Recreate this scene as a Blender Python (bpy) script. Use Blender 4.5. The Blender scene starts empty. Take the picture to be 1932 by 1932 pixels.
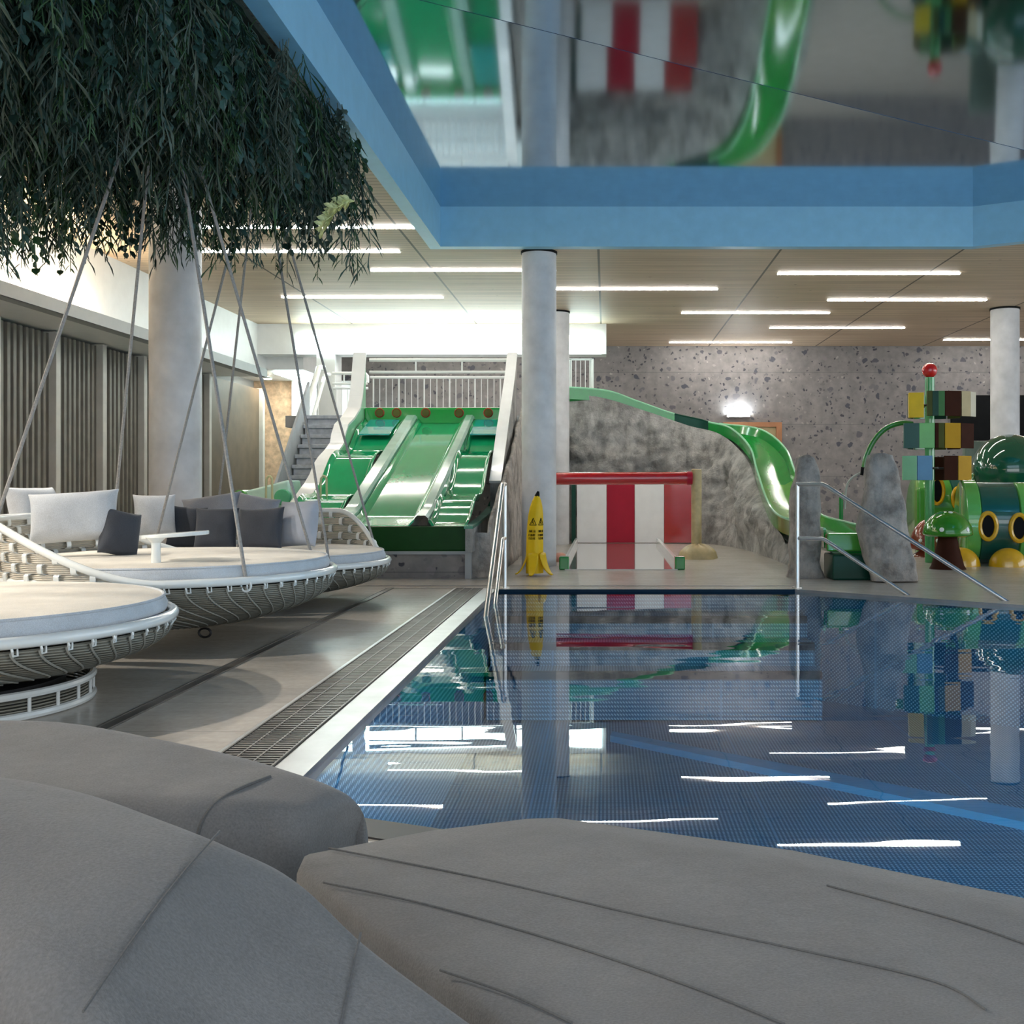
import bpy, bmesh, math, random
from mathutils import Vector, Matrix, noise

# ------------------------------------------------------------------ camera, world, exposure
SC = bpy.context.scene
COL = SC.collection
PI = math.pi
F, CX, CY, EYE = 2000.0, 1144.0, 911.0, 1.05      # focal length and vanishing point in a 1932 frame, eye height
cam_data = bpy.data.cameras.new('camera')
cam = bpy.data.objects.new('camera', cam_data)
COL.objects.link(cam)
cam.location = (0, 0, EYE)
cam.rotation_euler = (PI / 2, 0, 0)
cam_data.sensor_width = 36.0
cam_data.lens = 36.0 * F / 1932.0
cam_data.shift_x = (966 - CX) / 1932.0
cam_data.shift_y = (CY - 966) / 1932.0
cam_data.clip_start = 0.05
SC.camera = cam

world = bpy.data.worlds.new('daylight')
SC.world = world
world.use_nodes = True
bg = world.node_tree.nodes['Background']
bg.inputs[0].default_value = (0.80, 0.90, 1.0, 1)
bg.inputs[1].default_value = 0.36

def area_light(name, loc, rot, sx, sy, power, col):
    d = bpy.data.lights.new(name, 'AREA')
    d.shape = 'RECTANGLE'; d.size = sx; d.size_y = sy; d.energy = power; d.color = col
    o = bpy.data.objects.new(name, d)
    o.location = loc; o.rotation_euler = rot
    COL.objects.link(o)
    return o
# daylight from the glazed front of the hall, behind the camera and to the right
area_light('front_glazing_daylight', (2.0, -3.2, 2.4), (math.radians(82), 0, 0), 12, 3.0, 150, (0.93, 0.97, 1.0))
area_light('side_glazing_daylight', (13.6, 9.0, 2.3), (math.radians(82), 0, math.radians(90)), 12, 3.0, 230, (0.9, 0.96, 1.0))

SC.view_settings.view_transform = 'Standard'
SC.view_settings.look = 'None'
SC.view_settings.gamma = 1.0
SC.view_settings.use_curve_mapping = False
SC.view_settings.exposure = 0.72
SC.cycles.max_bounces = 8
SC.cycles.transparent_max_bounces = 12
SC.cycles.sample_clamp_indirect = 6.0
SC.cycles.use_denoising = True

# ------------------------------------------------------------------ helpers
def P(px, py, Y):
    """The point at depth Y seen at a pixel of the photograph."""
    return Vector(((px - CX) * Y / F, Y, EYE - (py - CY) * Y / F))

class MB:
    def __init__(self): self.v = []; self.f = []
    def add(self, vs, fs):
        n = len(self.v)
        self.v += [Vector(p) for p in vs]
        self.f += [tuple(i + n for i in f) for f in fs]
        return self
    def box(self, x0, x1, y0, y1, z0, z1):
        return self.add([(x0,y0,z0),(x1,y0,z0),(x1,y1,z0),(x0,y1,z0),(x0,y0,z1),(x1,y0,z1),(x1,y1,z1),(x0,y1,z1)],
                        [(0,3,2,1),(4,5,6,7),(0,1,5,4),(1,2,6,5),(2,3,7,6),(3,0,4,7)])
    def prism(self, poly, z0, z1):
        n = len(poly)
        vs = [(x, y, z0) for x, y in poly] + [(x, y, z1) for x, y in poly]
        fs = [tuple(reversed(range(n))), tuple(range(n, 2*n))] + [(i, (i+1)%n, n+(i+1)%n, n+i) for i in range(n)]
        return self.add(vs, fs)
    def slab(self, pts, off):
        """closed 3D polygon given thickness by the vector off"""
        n = len(pts); off = Vector(off)
        vs = [Vector(p) for p in pts] + [Vector(p) + off for p in pts]
        return self.add(vs, [tuple(reversed(range(n))), tuple(range(n, 2*n))] + [(i, (i+1)%n, n+(i+1)%n, n+i) for i in range(n)])
    def tube(self, pts, r, n=8, closed=False, caps=True):
        pts = [Vector(p) for p in pts]; m = len(pts)
        rr = r if isinstance(r, (list, tuple)) else [r]*m
        rings = []; up = None
        for i, p in enumerate(pts):
            a = pts[i-1] if (i > 0 or closed) else p
            b = pts[(i+1) % m] if (i < m-1 or closed) else p
            t = (b - a)
            if t.length < 1e-9: t = Vector((0,0,1))
            t.normalize()
            if up is None:
                up = Vector((0,0,1)) if abs(t.z) < .9 else Vector((1,0,0))
            s = t.cross(up)
            if s.length < 1e-6: s = t.orthogonal()
            s.normalize(); up = s.cross(t).normalized()
            rings.append([p + (s*math.cos(2*PI*k/n) + up*math.sin(2*PI*k/n))*rr[i] for k in range(n)])
        vs = [q for ring in rings for q in ring]; fs = []
        for i in range(m if closed else m-1):
            j = (i+1) % m
            for k in range(n):
                fs.append((i*n+k, i*n+(k+1)%n, j*n+(k+1)%n, j*n+k))
        if caps and not closed:
            fs.append(tuple(reversed(range(n)))); fs.append(tuple(range((m-1)*n, m*n)))
        return self.add(vs, fs)
    def lathe(self, prof, c=(0,0,0), n=32, closed=False):
        """prof: list of (r, z) turned round the vertical through c"""
        c = Vector(c); m = len(prof); vs = []
        for r, z in prof:
            for k in range(n):
                a = 2*PI*k/n
                vs.append(c + Vector((r*math.cos(a), r*math.sin(a), z)))
        fs = [(i*n+k, i*n+(k+1)%n, (i+1)*n+(k+1)%n, (i+1)*n+k) for i in range(m-1) for k in range(n)]
        if closed:
            fs += [((m-1)*n+k, (m-1)*n+(k+1)%n, (k+1)%n, k) for k in range(n)]
        else:
            if prof[0][0] > 1e-6: fs.append(tuple(reversed(range(n))))
            if prof[-1][0] > 1e-6: fs.append(tuple(range((m-1)*n, m*n)))
        return self.add(vs, fs)
    def sphere(self, c, r, nu=24, nv=14, sc=(1,1,1), v0=-PI/2):
        c = Vector(c); vs = []
        for j in range(nv+1):
            a = v0 + (PI/2 - v0)*j/nv
            for i in range(nu):
                b = 2*PI*i/nu
                vs.append(c + Vector((r*sc[0]*math.cos(a)*math.cos(b), r*sc[1]*math.cos(a)*math.sin(b), r*sc[2]*math.sin(a))))
        fs = [(j*nu+i, j*nu+(i+1)%nu, (j+1)*nu+(i+1)%nu, (j+1)*nu+i) for j in range(nv) for i in range(nu)]
        fs.append(tuple(reversed(range(nu))))
        return self.add(vs, fs)
    def grid(self, fn, nu, nv, wrap=False):
        vs = [fn(i, j) for j in range(nv) for i in range(nu)]
        fs = []
        for j in range(nv-1):
            for i in range(nu if wrap else nu-1):
                fs.append((j*nu+i, j*nu+(i+1)%nu, (j+1)*nu+(i+1)%nu, (j+1)*nu+i))
        return self.add(vs, fs)
    def xform(self, mat):
        self.v = [mat @ p for p in self.v]; return self
    def build(self, name, mat, parent=None, keep=False, smooth=False, bevel=0, local=False, solid=0, subsurf=0, angle=40):
        me = bpy.data.meshes.new(name)
        root = parent
        while root is not None and root.parent is not None: root = root.parent
        if root is not None: org = Vector((0,0,0)) if local else Vector(root.location)
        elif local: org = Vector((0,0,0))
        else:
            xs = [p.x for p in self.v]; ys = [p.y for p in self.v]; zs = [p.z for p in self.v]
            org = Vector(((min(xs)+max(xs))/2, (min(ys)+max(ys))/2, min(zs)))
        me.from_pydata([p - org for p in self.v], [], self.f)
        bm = bmesh.new(); bm.from_mesh(me)
        bmesh.ops.remove_doubles(bm, verts=bm.verts, dist=1e-5)
        if not keep: bmesh.ops.recalc_face_normals(bm, faces=bm.faces)
        bm.to_mesh(me); bm.free()
        me.materials.append(mat)
        o = bpy.data.objects.new(name, me)
        COL.objects.link(o)
        if parent is not None: o.parent = parent
        else: o.location = org
        if smooth:
            for p in me.polygons: p.use_smooth = True
            try: me.set_sharp_from_angle(angle=math.radians(angle))
            except Exception: pass
        if solid:
            s = o.modifiers.new('solid', 'SOLIDIFY'); s.thickness = solid; s.offset = 0
        if bevel:
            b = o.modifiers.new('bevel', 'BEVEL'); b.width = bevel; b.segments = 3; b.limit_method = 'ANGLE'; b.angle_limit = math.radians(35)
        if subsurf:
            s = o.modifiers.new('sub', 'SUBSURF'); s.levels = subsurf; s.render_levels = subsurf
        return o

def tag(o, label=None, cat=None, group=None, kind=None):
    if label: o['label'] = label
    if cat: o['category'] = cat
    if group: o['group'] = group
    if kind: o['kind'] = kind
    return o
def thing(name, label, cat, loc=(0,0,0), group=None):
    o = bpy.data.objects.new(name, None); COL.objects.link(o)
    o.location = loc; o.empty_display_size = .1
    return tag(o, label, cat, group)
def struct(o): o['kind'] = 'structure'; return o
def copy_tree(o, parent=None):
    c = o.copy(); COL.objects.link(c)
    if parent is not None: c.parent = parent
    for ch in list(o.children): copy_tree(ch, c)
    return c
def smoothstep(a, b, x):
    t = min(1, max(0, (x-a)/(b-a))); return t*t*(3-2*t)
def spline(pts, k):
    """Catmull-Rom through the points, k samples per span"""
    pts = [Vector(p) for p in pts]; out = []
    for i in range(len(pts)-1):
        p0 = pts[max(i-1,0)]; p1 = pts[i]; p2 = pts[i+1]; p3 = pts[min(i+2,len(pts)-1)]
        for j in range(k):
            t = j/k
            out.append(.5*((2*p1)+(p2-p0)*t+(2*p0-5*p1+4*p2-p3)*t*t+(3*p1-p0-3*p2+p3)*t*t*t))
    out.append(pts[-1]); return out
def fill_with_hole(outer, inner, z):
    bm = bmesh.new(); es = []
    for loop in (outer, inner):
        vs = [bm.verts.new((x, y, z)) for x, y in loop]
        es += [bm.edges.new((vs[i], vs[(i+1) % len(vs)])) for i in range(len(vs))]
    bmesh.ops.triangle_fill(bm, use_beauty=True, use_dissolve=False, edges=es)
    bm.verts.index_update()
    mb = MB(); mb.v = [v.co.copy() for v in bm.verts]; mb.f = [tuple(v.index for v in f.verts) for f in bm.faces]
    bm.free(); return mb

# ------------------------------------------------------------------ materials
class N:
    def __init__(self, name):
        self.m = bpy.data.materials.new(name); self.m.use_nodes = True
        self.t = self.m.node_tree; self.b = self.t.nodes['Principled BSDF']
    def n(self, kind, **kw):
        x = self.t.nodes.new(kind)
        for k, v in kw.items(): setattr(x, k, v)
        return x
    def l(self, a, b): self.t.links.new(a, b)
    def coord(self, scale=(1,1,1), rot=(0,0,0), world=False):
        mp = self.n('ShaderNodeMapping'); mp.inputs['Scale'].default_value = scale; mp.inputs['Rotation'].default_value = rot
        if world: self.l(self.n('ShaderNodeNewGeometry').outputs['Position'], mp.inputs[0])
        else: self.l(self.n('ShaderNodeTexCoord').outputs['Object'], mp.inputs[0])
        return mp.outputs[0]
    def noise(self, co, scale, detail=4, rough=.55):
        x = self.n('ShaderNodeTexNoise'); x.inputs['Scale'].default_value = scale; x.inputs['Detail'].default_value = detail; x.inputs['Roughness'].default_value = rough
        self.l(co, x.inputs['Vector']); return x.outputs['Fac']
    def ramp(self, fac, stops):
        r = self.n('ShaderNodeValToRGB'); e = r.color_ramp.elements
        while len(e) < len(stops): e.new(.5)
        for i, (p, c) in enumerate(stops):
            e[i].position = p; e[i].color = (c, c, c, 1) if isinstance(c, (int, float)) else (*c, 1)
        self.l(fac, r.inputs[0]); return r.outputs[0]
    def mix(self, fac, a, b, mode='MIX'):
        x = self.n('ShaderNodeMixRGB', blend_type=mode)
        for i, s in ((0, fac), (1, a), (2, b)):
            if isinstance(s, (int, float)): x.inputs[i].default_value = s if i == 0 else (s, s, s, 1)
            elif isinstance(s, tuple): x.inputs[i].default_value = (*s, 1)
            else: self.l(s, x.inputs[i])
        return x.outputs[0]
    def math(self, op, a, b=0.0):
        x = self.n('ShaderNodeMath', operation=op)
        for i, s in ((0, a), (1, b)):
            if isinstance(s, (int, float)): x.inputs[i].default_value = s
            else: self.l(s, x.inputs[i])
        return x.outputs[0]
    def sep(self, co):
        x = self.n('ShaderNodeSeparateXYZ'); self.l(co, x.inputs[0]); return x.outputs
    def bump(self, h, strength=.3, dist=.01):
        x = self.n('ShaderNodeBump'); x.inputs['Strength'].default_value = strength; x.inputs['Distance'].default_value = dist
        self.l(h, x.inputs['Height']); self.l(x.outputs[0], self.b.inputs['Normal'])
    def color(self, c):
        if isinstance(c, tuple): self.b.inputs['Base Color'].default_value = (*c, 1)
        else: self.l(c, self.b.inputs['Base Color'])
    def done(self, rough=.5, metal=0, spec=.5, coat=0):
        self.b.inputs['Roughness'].default_value = rough; self.b.inputs['Metallic'].default_value = metal
        self.b.inputs['Specular IOR Level'].default_value = spec; self.b.inputs['Coat Weight'].default_value = coat
        self.b.inputs['Coat Roughness'].default_value = .06
        return self.m
def scaled(c, k): return tuple(min(1, x*k) for x in c)
def M(name, c, rough=.5, metal=0, spec=.5, coat=0, var=.08, scale=6.0, bump=0, bscale=40):
    m = N(name); co = m.coord()
    m.color(m.ramp(m.noise(co, scale), [(.3, scaled(c, 1-var)), (.7, scaled(c, 1+var))]))
    if bump: m.bump(m.noise(co, bscale), bump)
    return m.done(rough, metal, spec, coat)
def E(name, c, strength):
    m = N(name); m.color(c)
    m.b.inputs['Emission Color'].default_value = (*c, 1); m.b.inputs['Emission Strength'].default_value = strength
    return m.done(.4)

# timber ceiling: fine battens along X, board joints every 2.3 m
w = N('timber_ceiling'); co = w.coord(world=True); s = w.sep(co)
g = w.noise(w.coord((.6, 9, 1), world=True), 3.0, 8)
plank = w.n('ShaderNodeTexNoise'); plank.inputs['Scale'].default_value = 1.0; plank.inputs['Detail'].default_value = 0
cmb = w.n('ShaderNodeCombineXYZ'); w.l(w.math('FLOOR', w.math('MULTIPLY', s[1], 9.0)), cmb.inputs[1]); w.l(w.math('MULTIPLY', s[0], .35), cmb.inputs[0]); w.l(cmb.outputs[0], plank.inputs['Vector'])
c1 = w.ramp(g, [(.25, (.50, .37, .25)), (.75, (.72, .565, .415))])
c1 = w.mix(.45, c1, w.ramp(plank.outputs['Fac'], [(.3, (.42, .32, .23)), (.7, (.74, .60, .45))]))
knot = w.n('ShaderNodeTexVoronoi'); knot.inputs['Scale'].default_value = 2.3; w.l(w.coord((1, 2.6, 1), world=True), knot.inputs['Vector'])
c1 = w.mix(w.ramp(knot.outputs['Distance'], [(.03, 1.0), (.07, 0.0)]), c1, (.13, .08, .05))
fr = w.math('FRACT', w.math('MULTIPLY', s[1], 9.0)); line = w.math('LESS_THAN', fr, .16)
jx = w.math('LESS_THAN', w.math('FRACT', w.math('DIVIDE', w.math('ADD', s[0], 25.415), 2.3)), .013)
c1 = w.mix(w.math('MULTIPLY', line, .55), c1, (.10, .075, .05)); c1 = w.mix(w.math('MULTIPLY', jx, .85), c1, (.03, .022, .015))
w.color(c1); w.bump(w.math('SUBTRACT', 1.0, line), .4, .01)
TIMBER = w.done(.55, spec=.35)

# ground stone wall with dark pebbles
w = N('pebbled_concrete'); co = w.coord(world=True)
dn = w.n('ShaderNodeTexNoise'); dn.inputs['Scale'].default_value = 7.0; w.l(co, dn.inputs['Vector'])
wc = w.mix(.16, co, dn.outputs['Color'], 'ADD')
v1 = w.n('ShaderNodeTexVoronoi'); v1.inputs['Scale'].default_value = 5.0; w.l(wc, v1.inputs['Vector'])
v2 = w.n('ShaderNodeTexVoronoi'); v2.inputs['Scale'].default_value = 12.0; w.l(wc, v2.inputs['Vector'])
rnd1 = w.sep(v1.outputs['Color']); rnd2 = w.sep(v2.outputs['Color'])
sp1 = w.ramp(w.math('SUBTRACT', v1.outputs['Distance'], w.math('MULTIPLY', rnd1[2], .28)), [(.02, 1.0), (.08, 0.0)]); sp2 = w.ramp(w.math('SUBTRACT', v2.outputs['Distance'], w.math('MULTIPLY', rnd2[2], .30)), [(.04, 1.0), (.16, 0.0)])
base = w.ramp(w.noise(co, 5, 8), [(.3, (.155, .148, .150)), (.7, (.25, .236, .232))])
base = w.mix(w.math('MULTIPLY', sp2, w.math('GREATER_THAN', rnd2[0], .35)), base, w.ramp(rnd2[1], [(.5, (.045, .045, .06)), (.97, (.38, .35, .33))]))
base = w.mix(w.math('MULTIPLY', sp1, w.math('GREATER_THAN', rnd1[0], .15)), base, w.ramp(rnd1[1], [(.3, (.06, .065, .085)), (.95, (.30, .27, .27))]))
s = w.sep(co)
jt = w.math('LESS_THAN', w.math('FRACT', w.math('DIVIDE', w.math('ADD', s[2], 20.1), 1.12)), .012)
base = w.mix(w.math('MULTIPLY', jt, .5), base, (.08, .08, .085)); w.color(base); w.bump(v2.outputs['Distance'], .15)
STONE = w.done(.6)

def rocky(name, lo, hi, tint, k=1.0):
    w = N(name); co = w.coord(world=True)
    a = w.noise(co, 2.2*k, 10, .7); b = w.noise(w.coord((2.2, 2.2, .8), world=True), 2.4*k, 6)
    c = w.ramp(a, [(.38, lo), (.60, hi)]); c = w.mix(.5, c, w.ramp(b, [(.40, scaled(lo, .6)), (.60, tint)]))
    w.color(c); w.bump(w.noise(co, 6*k, 10, .72), 1.0, .10/k)
    return w.done(.8)
ROCK = rocky('shaped_rock', (.27, .265, .25), (.70, .70, .685), (.50, .49, .46), 1.3)
ROCK_POST = rocky('rock_post', (.27, .25, .23), (.80, .77, .73), (.46, .38, .32), 2.0)

# deck stone
w = N('deck_stone'); co = w.coord(world=True); s = w.sep(co)
c = w.ramp(w.noise(w.coord((1, 3, 1), world=True), 3.0, 9, .6), [(.3, (.44, .40, .35)), (.7, (.56, .51, .455))])
c = w.mix(.35, c, w.ramp(w.noise(co, 26, 4), [(.35, (.42, .385, .34)), (.65, (.57, .53, .475))]))
j1 = w.math('LESS_THAN', w.math('FRACT', w.math('DIVIDE', w.math('ADD', s[1], 20.13), .6)), .012)
c = w.mix(w.math('MULTIPLY', j1, .45), c, (.16, .15, .14)); w.color(c)
w.l(w.ramp(w.noise(co, 2.2), [(.3, .22), (.7, .27)]), w.b.inputs['Roughness'])
DECK = w.m; w.b.inputs['Specular IOR Level'].default_value = .5

# pool lining: blue steel with raised dots
w = N('pool_steel'); co = w.coord((1, 1, 1), (0, 0, PI/4), world=True); s = w.sep(co)
fx = w.math('SINE', w.math('MULTIPLY', s[0], 2*PI/.036)); fy = w.math('SINE', w.math('MULTIPLY', w.math('ADD', s[1], s[2]), 2*PI/.036))
dots = w.ramp(w.math('MULTIPLY', fx, fy), [(.10, 0.0), (.55, 1.0)])
s2 = w.sep(w.coord(world=True))
seam = w.math('LESS_THAN', w.math('FRACT', w.math('DIVIDE', w.math('ADD', s2[0], 20.0), 1.5)), .012)
base = w.ramp(w.noise(w.coord(world=True), .8), [(.3, (.016, .11, .22)), (.7, (.030, .17, .31))])
base = w.mix(w.math('MULTIPLY', dots, .9), base, (.66, .88, 1.0)); base = w.mix(w.math('MULTIPLY', seam, .6), base, (.25, .5, .72))
w.color(base); POOL = w.done(.35, spec=.4)

# water: fresnel mirror over a clear blue-tinted body
w = N('pool_water'); t = w.t; t.nodes.remove(w.b)
tr = w.n('ShaderNodeBsdfTransparent'); tr.inputs[0].default_value = (.62, .84, .95, 1)
gl = w.n('ShaderNodeBsdfGlossy'); gl.inputs['Roughness'].default_value = .004; gl.inputs['Color'].default_value = (.96, .98, 1, 1)
fz = w.n('ShaderNodeFresnel'); fz.inputs['IOR'].default_value = 1.36
bp = w.n('ShaderNodeBump'); bp.inputs['Strength'].default_value = .019; bp.inputs['Distance'].default_value = .05
w.l(w.noise(w.coord((.6, 2.0, 1), world=True), 2.4, 1, .4), bp.inputs['Height'])
mx = w.n('ShaderNodeMixShader'); w.l(fz.outputs[0], mx.inputs[0]); w.l(tr.outputs[0], mx.inputs[1]); w.l(gl.outputs[0], mx.inputs[2])
w.l(bp.outputs[0], gl.inputs['Normal'])
w.l(mx.outputs[0], t.nodes['Material Output'].inputs['Surface']); WATER = w.m

# woven surfaces
def wicker(name, lo, hi, sz):
    w = N(name); co = w.coord(); s = w.sep(co)
    wave = w.math('SINE', w.math('MULTIPLY', s[2], 2*PI/sz))
    nz = w.noise(w.coord((6, 6, 60)), 3, 3)
    c = w.ramp(w.math('ADD', w.math('MULTIPLY', wave, .25), w.math('ADD', w.math('MULTIPLY', nz, .5), .25)), [(.25, lo), (.8, hi)])
    w.color(c); w.bump(wave, .6, .006)
    return w.done(.7)
WICKER = wicker('woven_fibre', (.13, .125, .10), (.36, .345, .29), .013)
STRAP = wicker('woven_strap', (.48, .44, .37), (.66, .62, .54), .011)

def fabric(name, c, sc=220, fold=0.25):
    w = N(name); co = w.coord()
    wv = w.noise(w.coord((1, 1.4, 1)), sc, 2); big = w.noise(co, 5, 5)
    k = w.math('ADD', w.math('MULTIPLY', wv, .55), w.math('MULTIPLY', big, .45))
    w.color(w.ramp(k, [(.32, scaled(c, .78)), (.68, scaled(c, 1.2))]))
    hgt = w.math('ADD', w.math('MULTIPLY', wv, .12), w.math('MULTIPLY', w.noise(co, 4.5, 3), 1.2)); w.bump(hgt, fold, .02)
    w.b.inputs['Sheen Weight'].default_value = .15
    return w.done(.9, spec=.2)
GREY_CLOTH = fabric('grey_upholstery', (.185, .183, .182), fold=.5)
CREAM_CLOTH = fabric('cream_canvas', (.66, .62, .55), fold=.15)
PALE_CLOTH = fabric('pale_grey_cushion_cloth', (.56, .59, .63), fold=.35)
DARK_CLOTH = fabric('charcoal_cushion_cloth', (.055, .062, .078), fold=.35)
MID_CLOTH = fabric('mid_grey_cushion_cloth', (.30, .32, .37), fold=.35)

WHITE = M('white_paint', (.80, .81, .81), .45, var=.03)
WHITE_GLOSS = M('white_lacquer', (.82, .85, .84), .2, var=.03, coat=.4)
FRAME_POOL_TINT = M('pool_light_tint', (.29, .58, .78), .4, var=.05)  # blue light from the pool put into the frame's colour
SOFFIT = M('grey_soffit_paint', (.34, .36, .37), .6, var=.04)
STEEL = M('polished_steel', (.80, .79, .77), .30, 1, var=.06)
RIM_STEEL = M('pool_rim_steel', (.46, .47, .48), .32, 1, var=.12)
MIRROR = M('dark_mirror_film', (.36, .50, .62), .075, 1, var=.03)
COLUMN = M('fair_faced_concrete', (.64, .645, .66), .6, var=.16, scale=3, bump=.1)
GREEN = M('green_gelcoat', (.008, .24, .04), .12, coat=.4, var=.06)
LANE = M('emerald_gelcoat', (.008, .28, .11), .08, coat=.6, var=.06)
TEAL = M('turquoise_gelcoat', (.01, .30, .28), .06, coat=1, var=.06)
DARK_GREEN = M('bottle_green_gelcoat', (.006, .055, .035), .3, spec=.2, var=.1)
DEEP_GREEN = M('deep_green_gelcoat', (.004, .05, .008), .4, spec=.2, var=.1)
LEAF_GREEN = M('leaf_green_gelcoat', (.075, .33, .045), .15, coat=.6, var=.07)
MINT = M('mint_gelcoat', (.30, .66, .42), .15, coat=.6, var=.05)
YELLOW = M('yellow_gelcoat', (.75, .42, .012), .18, coat=.6, var=.06)
BRIGHT_YELLOW = M('yellow_plastic', (.85, .54, .01), .4, spec=.3, var=.07)
RED = M('red_gelcoat', (.42, .008, .012), .16, coat=.6, var=.06)
CRIMSON = M('crimson_panel', (.40, .012, .035), .4, spec=.2, var=.06)
PANEL_WHITE = M('white_panel', (.93, .93, .92), .4, var=.03)
BROWN = M('chocolate_gelcoat', (.05, .017, .010), .6, spec=.05, var=.15)
RUST = M('rust_red_gelcoat', (.25, .05, .025), .2, coat=.6, var=.1)
TAN = M('tan_panel', (.50, .40, .23), .5, spec=.15, var=.08)
SAND = M('sand_resin', (.56, .44, .23), .4, var=.18, scale=9)
SKYBLUE = M('sky_blue_panel', (.16, .34, .55), .5, spec=.15, var=.06)
OLIVE = M('olive_panel', (.075, .085, .02), .5, spec=.15, var=.1)
MUSTARD = M('mustard_panel', (.52, .28, .012), .5, spec=.15, var=.06)
BLACK = M('black_matt', (.006, .007, .008), .6, spec=.1, var=.2)
DARK_METAL = M('anthracite_metal', (.03, .03, .032), .45, .3, var=.1)
ROPE = M('grey_rope', (.30, .29, .28), .8, var=.2, scale=80)
DARK_ROPE = M('dark_rope', (.10, .10, .11), .8, var=.2, scale=80)
SLAT = M('taupe_slats', (.19, .175, .15), .55, var=.18, scale=4)
DOOR_WOOD = M('dark_oak', (.115, .085, .055), .5, var=.2, scale=3)
ORANGE_WOOD = M('larch_door_frame', (.36, .16, .07), .5, var=.12)
GRATE = M('grey_brown_grating', (.13, .12, .11), .35, .3, var=.2)
LED = E('led_strip', (1.0, .96, .90), 36.0)
COVE = E('warm_cove_strip', (1.0, .82, .56), 92.0)
PANEL_LIGHT = E('backlit_panel', (.80, 1.0, .97), 9.0)
SCONCE = E('sconce_glow', (.92, .98, 1.0), 70.0)
# ------------------------------------------------------------------ the hall
CEIL = 3.99
POOL_EDGE = [(-1.08, 10.4), (1.85, 10.4), (3.57, 9.05), (8.0, 5.6), (8.0, 1.75), (3.0, 1.75), (-1.08, 3.44)]
RIM_EDGE = [(-1.22, 10.52), (1.9, 10.52), (3.64, 9.16), (8.14, 5.66), (8.14, 1.62), (2.96, 1.62), (-1.22, 3.34)]
HALL = [(-8.2, -3.6), (14.0, -3.6), (14.0, 23.2), (-8.2, 23.2)]
struct(fill_with_hole(HALL, RIM_EDGE, 0.0).build('floor', DECK))
m = MB(); n = len(POOL_EDGE)
vs = [(x, y, 0.006) for x, y in RIM_EDGE] + [(x, y, 0.006) for x, y in POOL_EDGE] + [(x, y, -.06) for x, y in POOL_EDGE] + [(x, y, -.3) for x, y in RIM_EDGE]
fs = []
for i in range(n):
    j = (i+1) % n
    fs += [(i, j, n+j, n+i), (n+i, n+j, 2*n+j, 2*n+i), (3*n+i, 3*n+j, j, i)]
LIP = M('lip_shade_nosing_blue', (.006, .025, .05), .6, spec=.1); KERB = M('dark_kerb', (.05, .05, .052), .5)  # far lip: shadow at the water line put into its dark blue
def edge_piece(ids, which, mat, name):
    mm = MB()
    mm.add(vs, [fs[3*i+q] for i in ids for q in which]); used = sorted({k for f in mm.f for k in f}); mp = {k: a for a, k in enumerate(used)}
    mm.v = [mm.v[k] for k in used]; mm.f = [tuple(mp[k] for k in f) for f in mm.f]
    struct(mm.build(name, mat))
edge_piece([6], (0, 1, 2), RIM_STEEL, 'pool_rim_trim')
edge_piece([0], (0, 2), DECK, 'pool_rim_trim'); edge_piece([0], (1,), LIP, 'pool_lip_trim')
edge_piece([1, 2], (0, 2), DECK, 'pool_rim_trim'); edge_piece([1, 2], (1,), RIM_STEEL, 'pool_lip_trim')
edge_piece([3, 4, 5], (0, 1, 2), KERB, 'pool_rim_trim')
m = MB()
vs = [(x, y, -.05) for x, y in POOL_EDGE] + [(x, y, -1.05) for x, y in POOL_EDGE]
m.add(vs, [(i, (i+1) % n, n+(i+1) % n, n+i) for i in range(n)] + [tuple(range(n, 2*n))])
struct(m.build('pool_basin_floor', POOL))
m = MB()
for k, (dz, dy) in enumerate(((-.22, .35), (-.42, .7), (-.62, 1.05))):
    m.box(-1.06, 1.9, 10.38-dy, 10.38-dy+.36, -1.04, dz)
struct(m.build('pool_steps_floor', POOL))
m = MB()
for k, (dz, dy) in enumerate(((-.22, .35), (-.42, .7), (-.62, 1.05))): m.box(-1.06, 1.9, 10.375-dy, 10.375-dy+.06, dz, dz+.006); m.box(-1.06, 1.9, 10.372-dy, 10.38-dy, dz-.06, dz)
struct(m.build('pool_step_edge_trim', LIP))
m = MB(); m.prism([(.03, 8.6), (3.1, 5.9), (3.3, 6.12), (.05, 8.75)], -1.05, -1.0); struct(m.build('pool_ledge_trim', M('pool_ledge_steel', (.12, .48, .74), .4)))
m = MB(); m.add([(x, y, -.02) for x, y in POOL_EDGE], [tuple(reversed(range(n)))])
struct(m.build('pool_water', WATER, keep=True))
# overflow grating along the left edge: cross bars over a dark channel
m = MB(); m.box(-1.475, -1.225, 3.2, 10.5, .001, .004)
g = m.build('overflow_grating', BLACK); struct(g)
m = MB(); y = 3.2
while y < 10.5:
    m.box(-1.47, -1.23, y, y+.016, .004, .012); y += .034
for x in (-1.478, -1.40, -1.315, -1.227): m.box(x-.004, x+.004, 3.2, 10.5, .004, .014)
o = m.build('grating_bars', GRATE, g); o.location = (0, 0, 0); o.location = Vector((0,0,0))
m = MB(); m.box(-1.50, -1.478, 3.2, 10.5, .001, .012)
struct(m.build('grating_edge_trim', RIM_STEEL))
m = MB(); m.box(-2.185, -2.115, -3, 10.55, .001, .004)
for x in (-2.185, -2.125): m.box(x, x+.01, -3, 10.55, .004, .008)
struct(m.build('slot_drain_trim', GRATE))
m = MB(); m.box(-8, 1.9, 10.78, 10.81, .001, .004); m.box(-2.2, 1.9, 10.56, 10.575, .001, .004)
struct(m.build('deck_joint_trim', GRATE))

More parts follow.
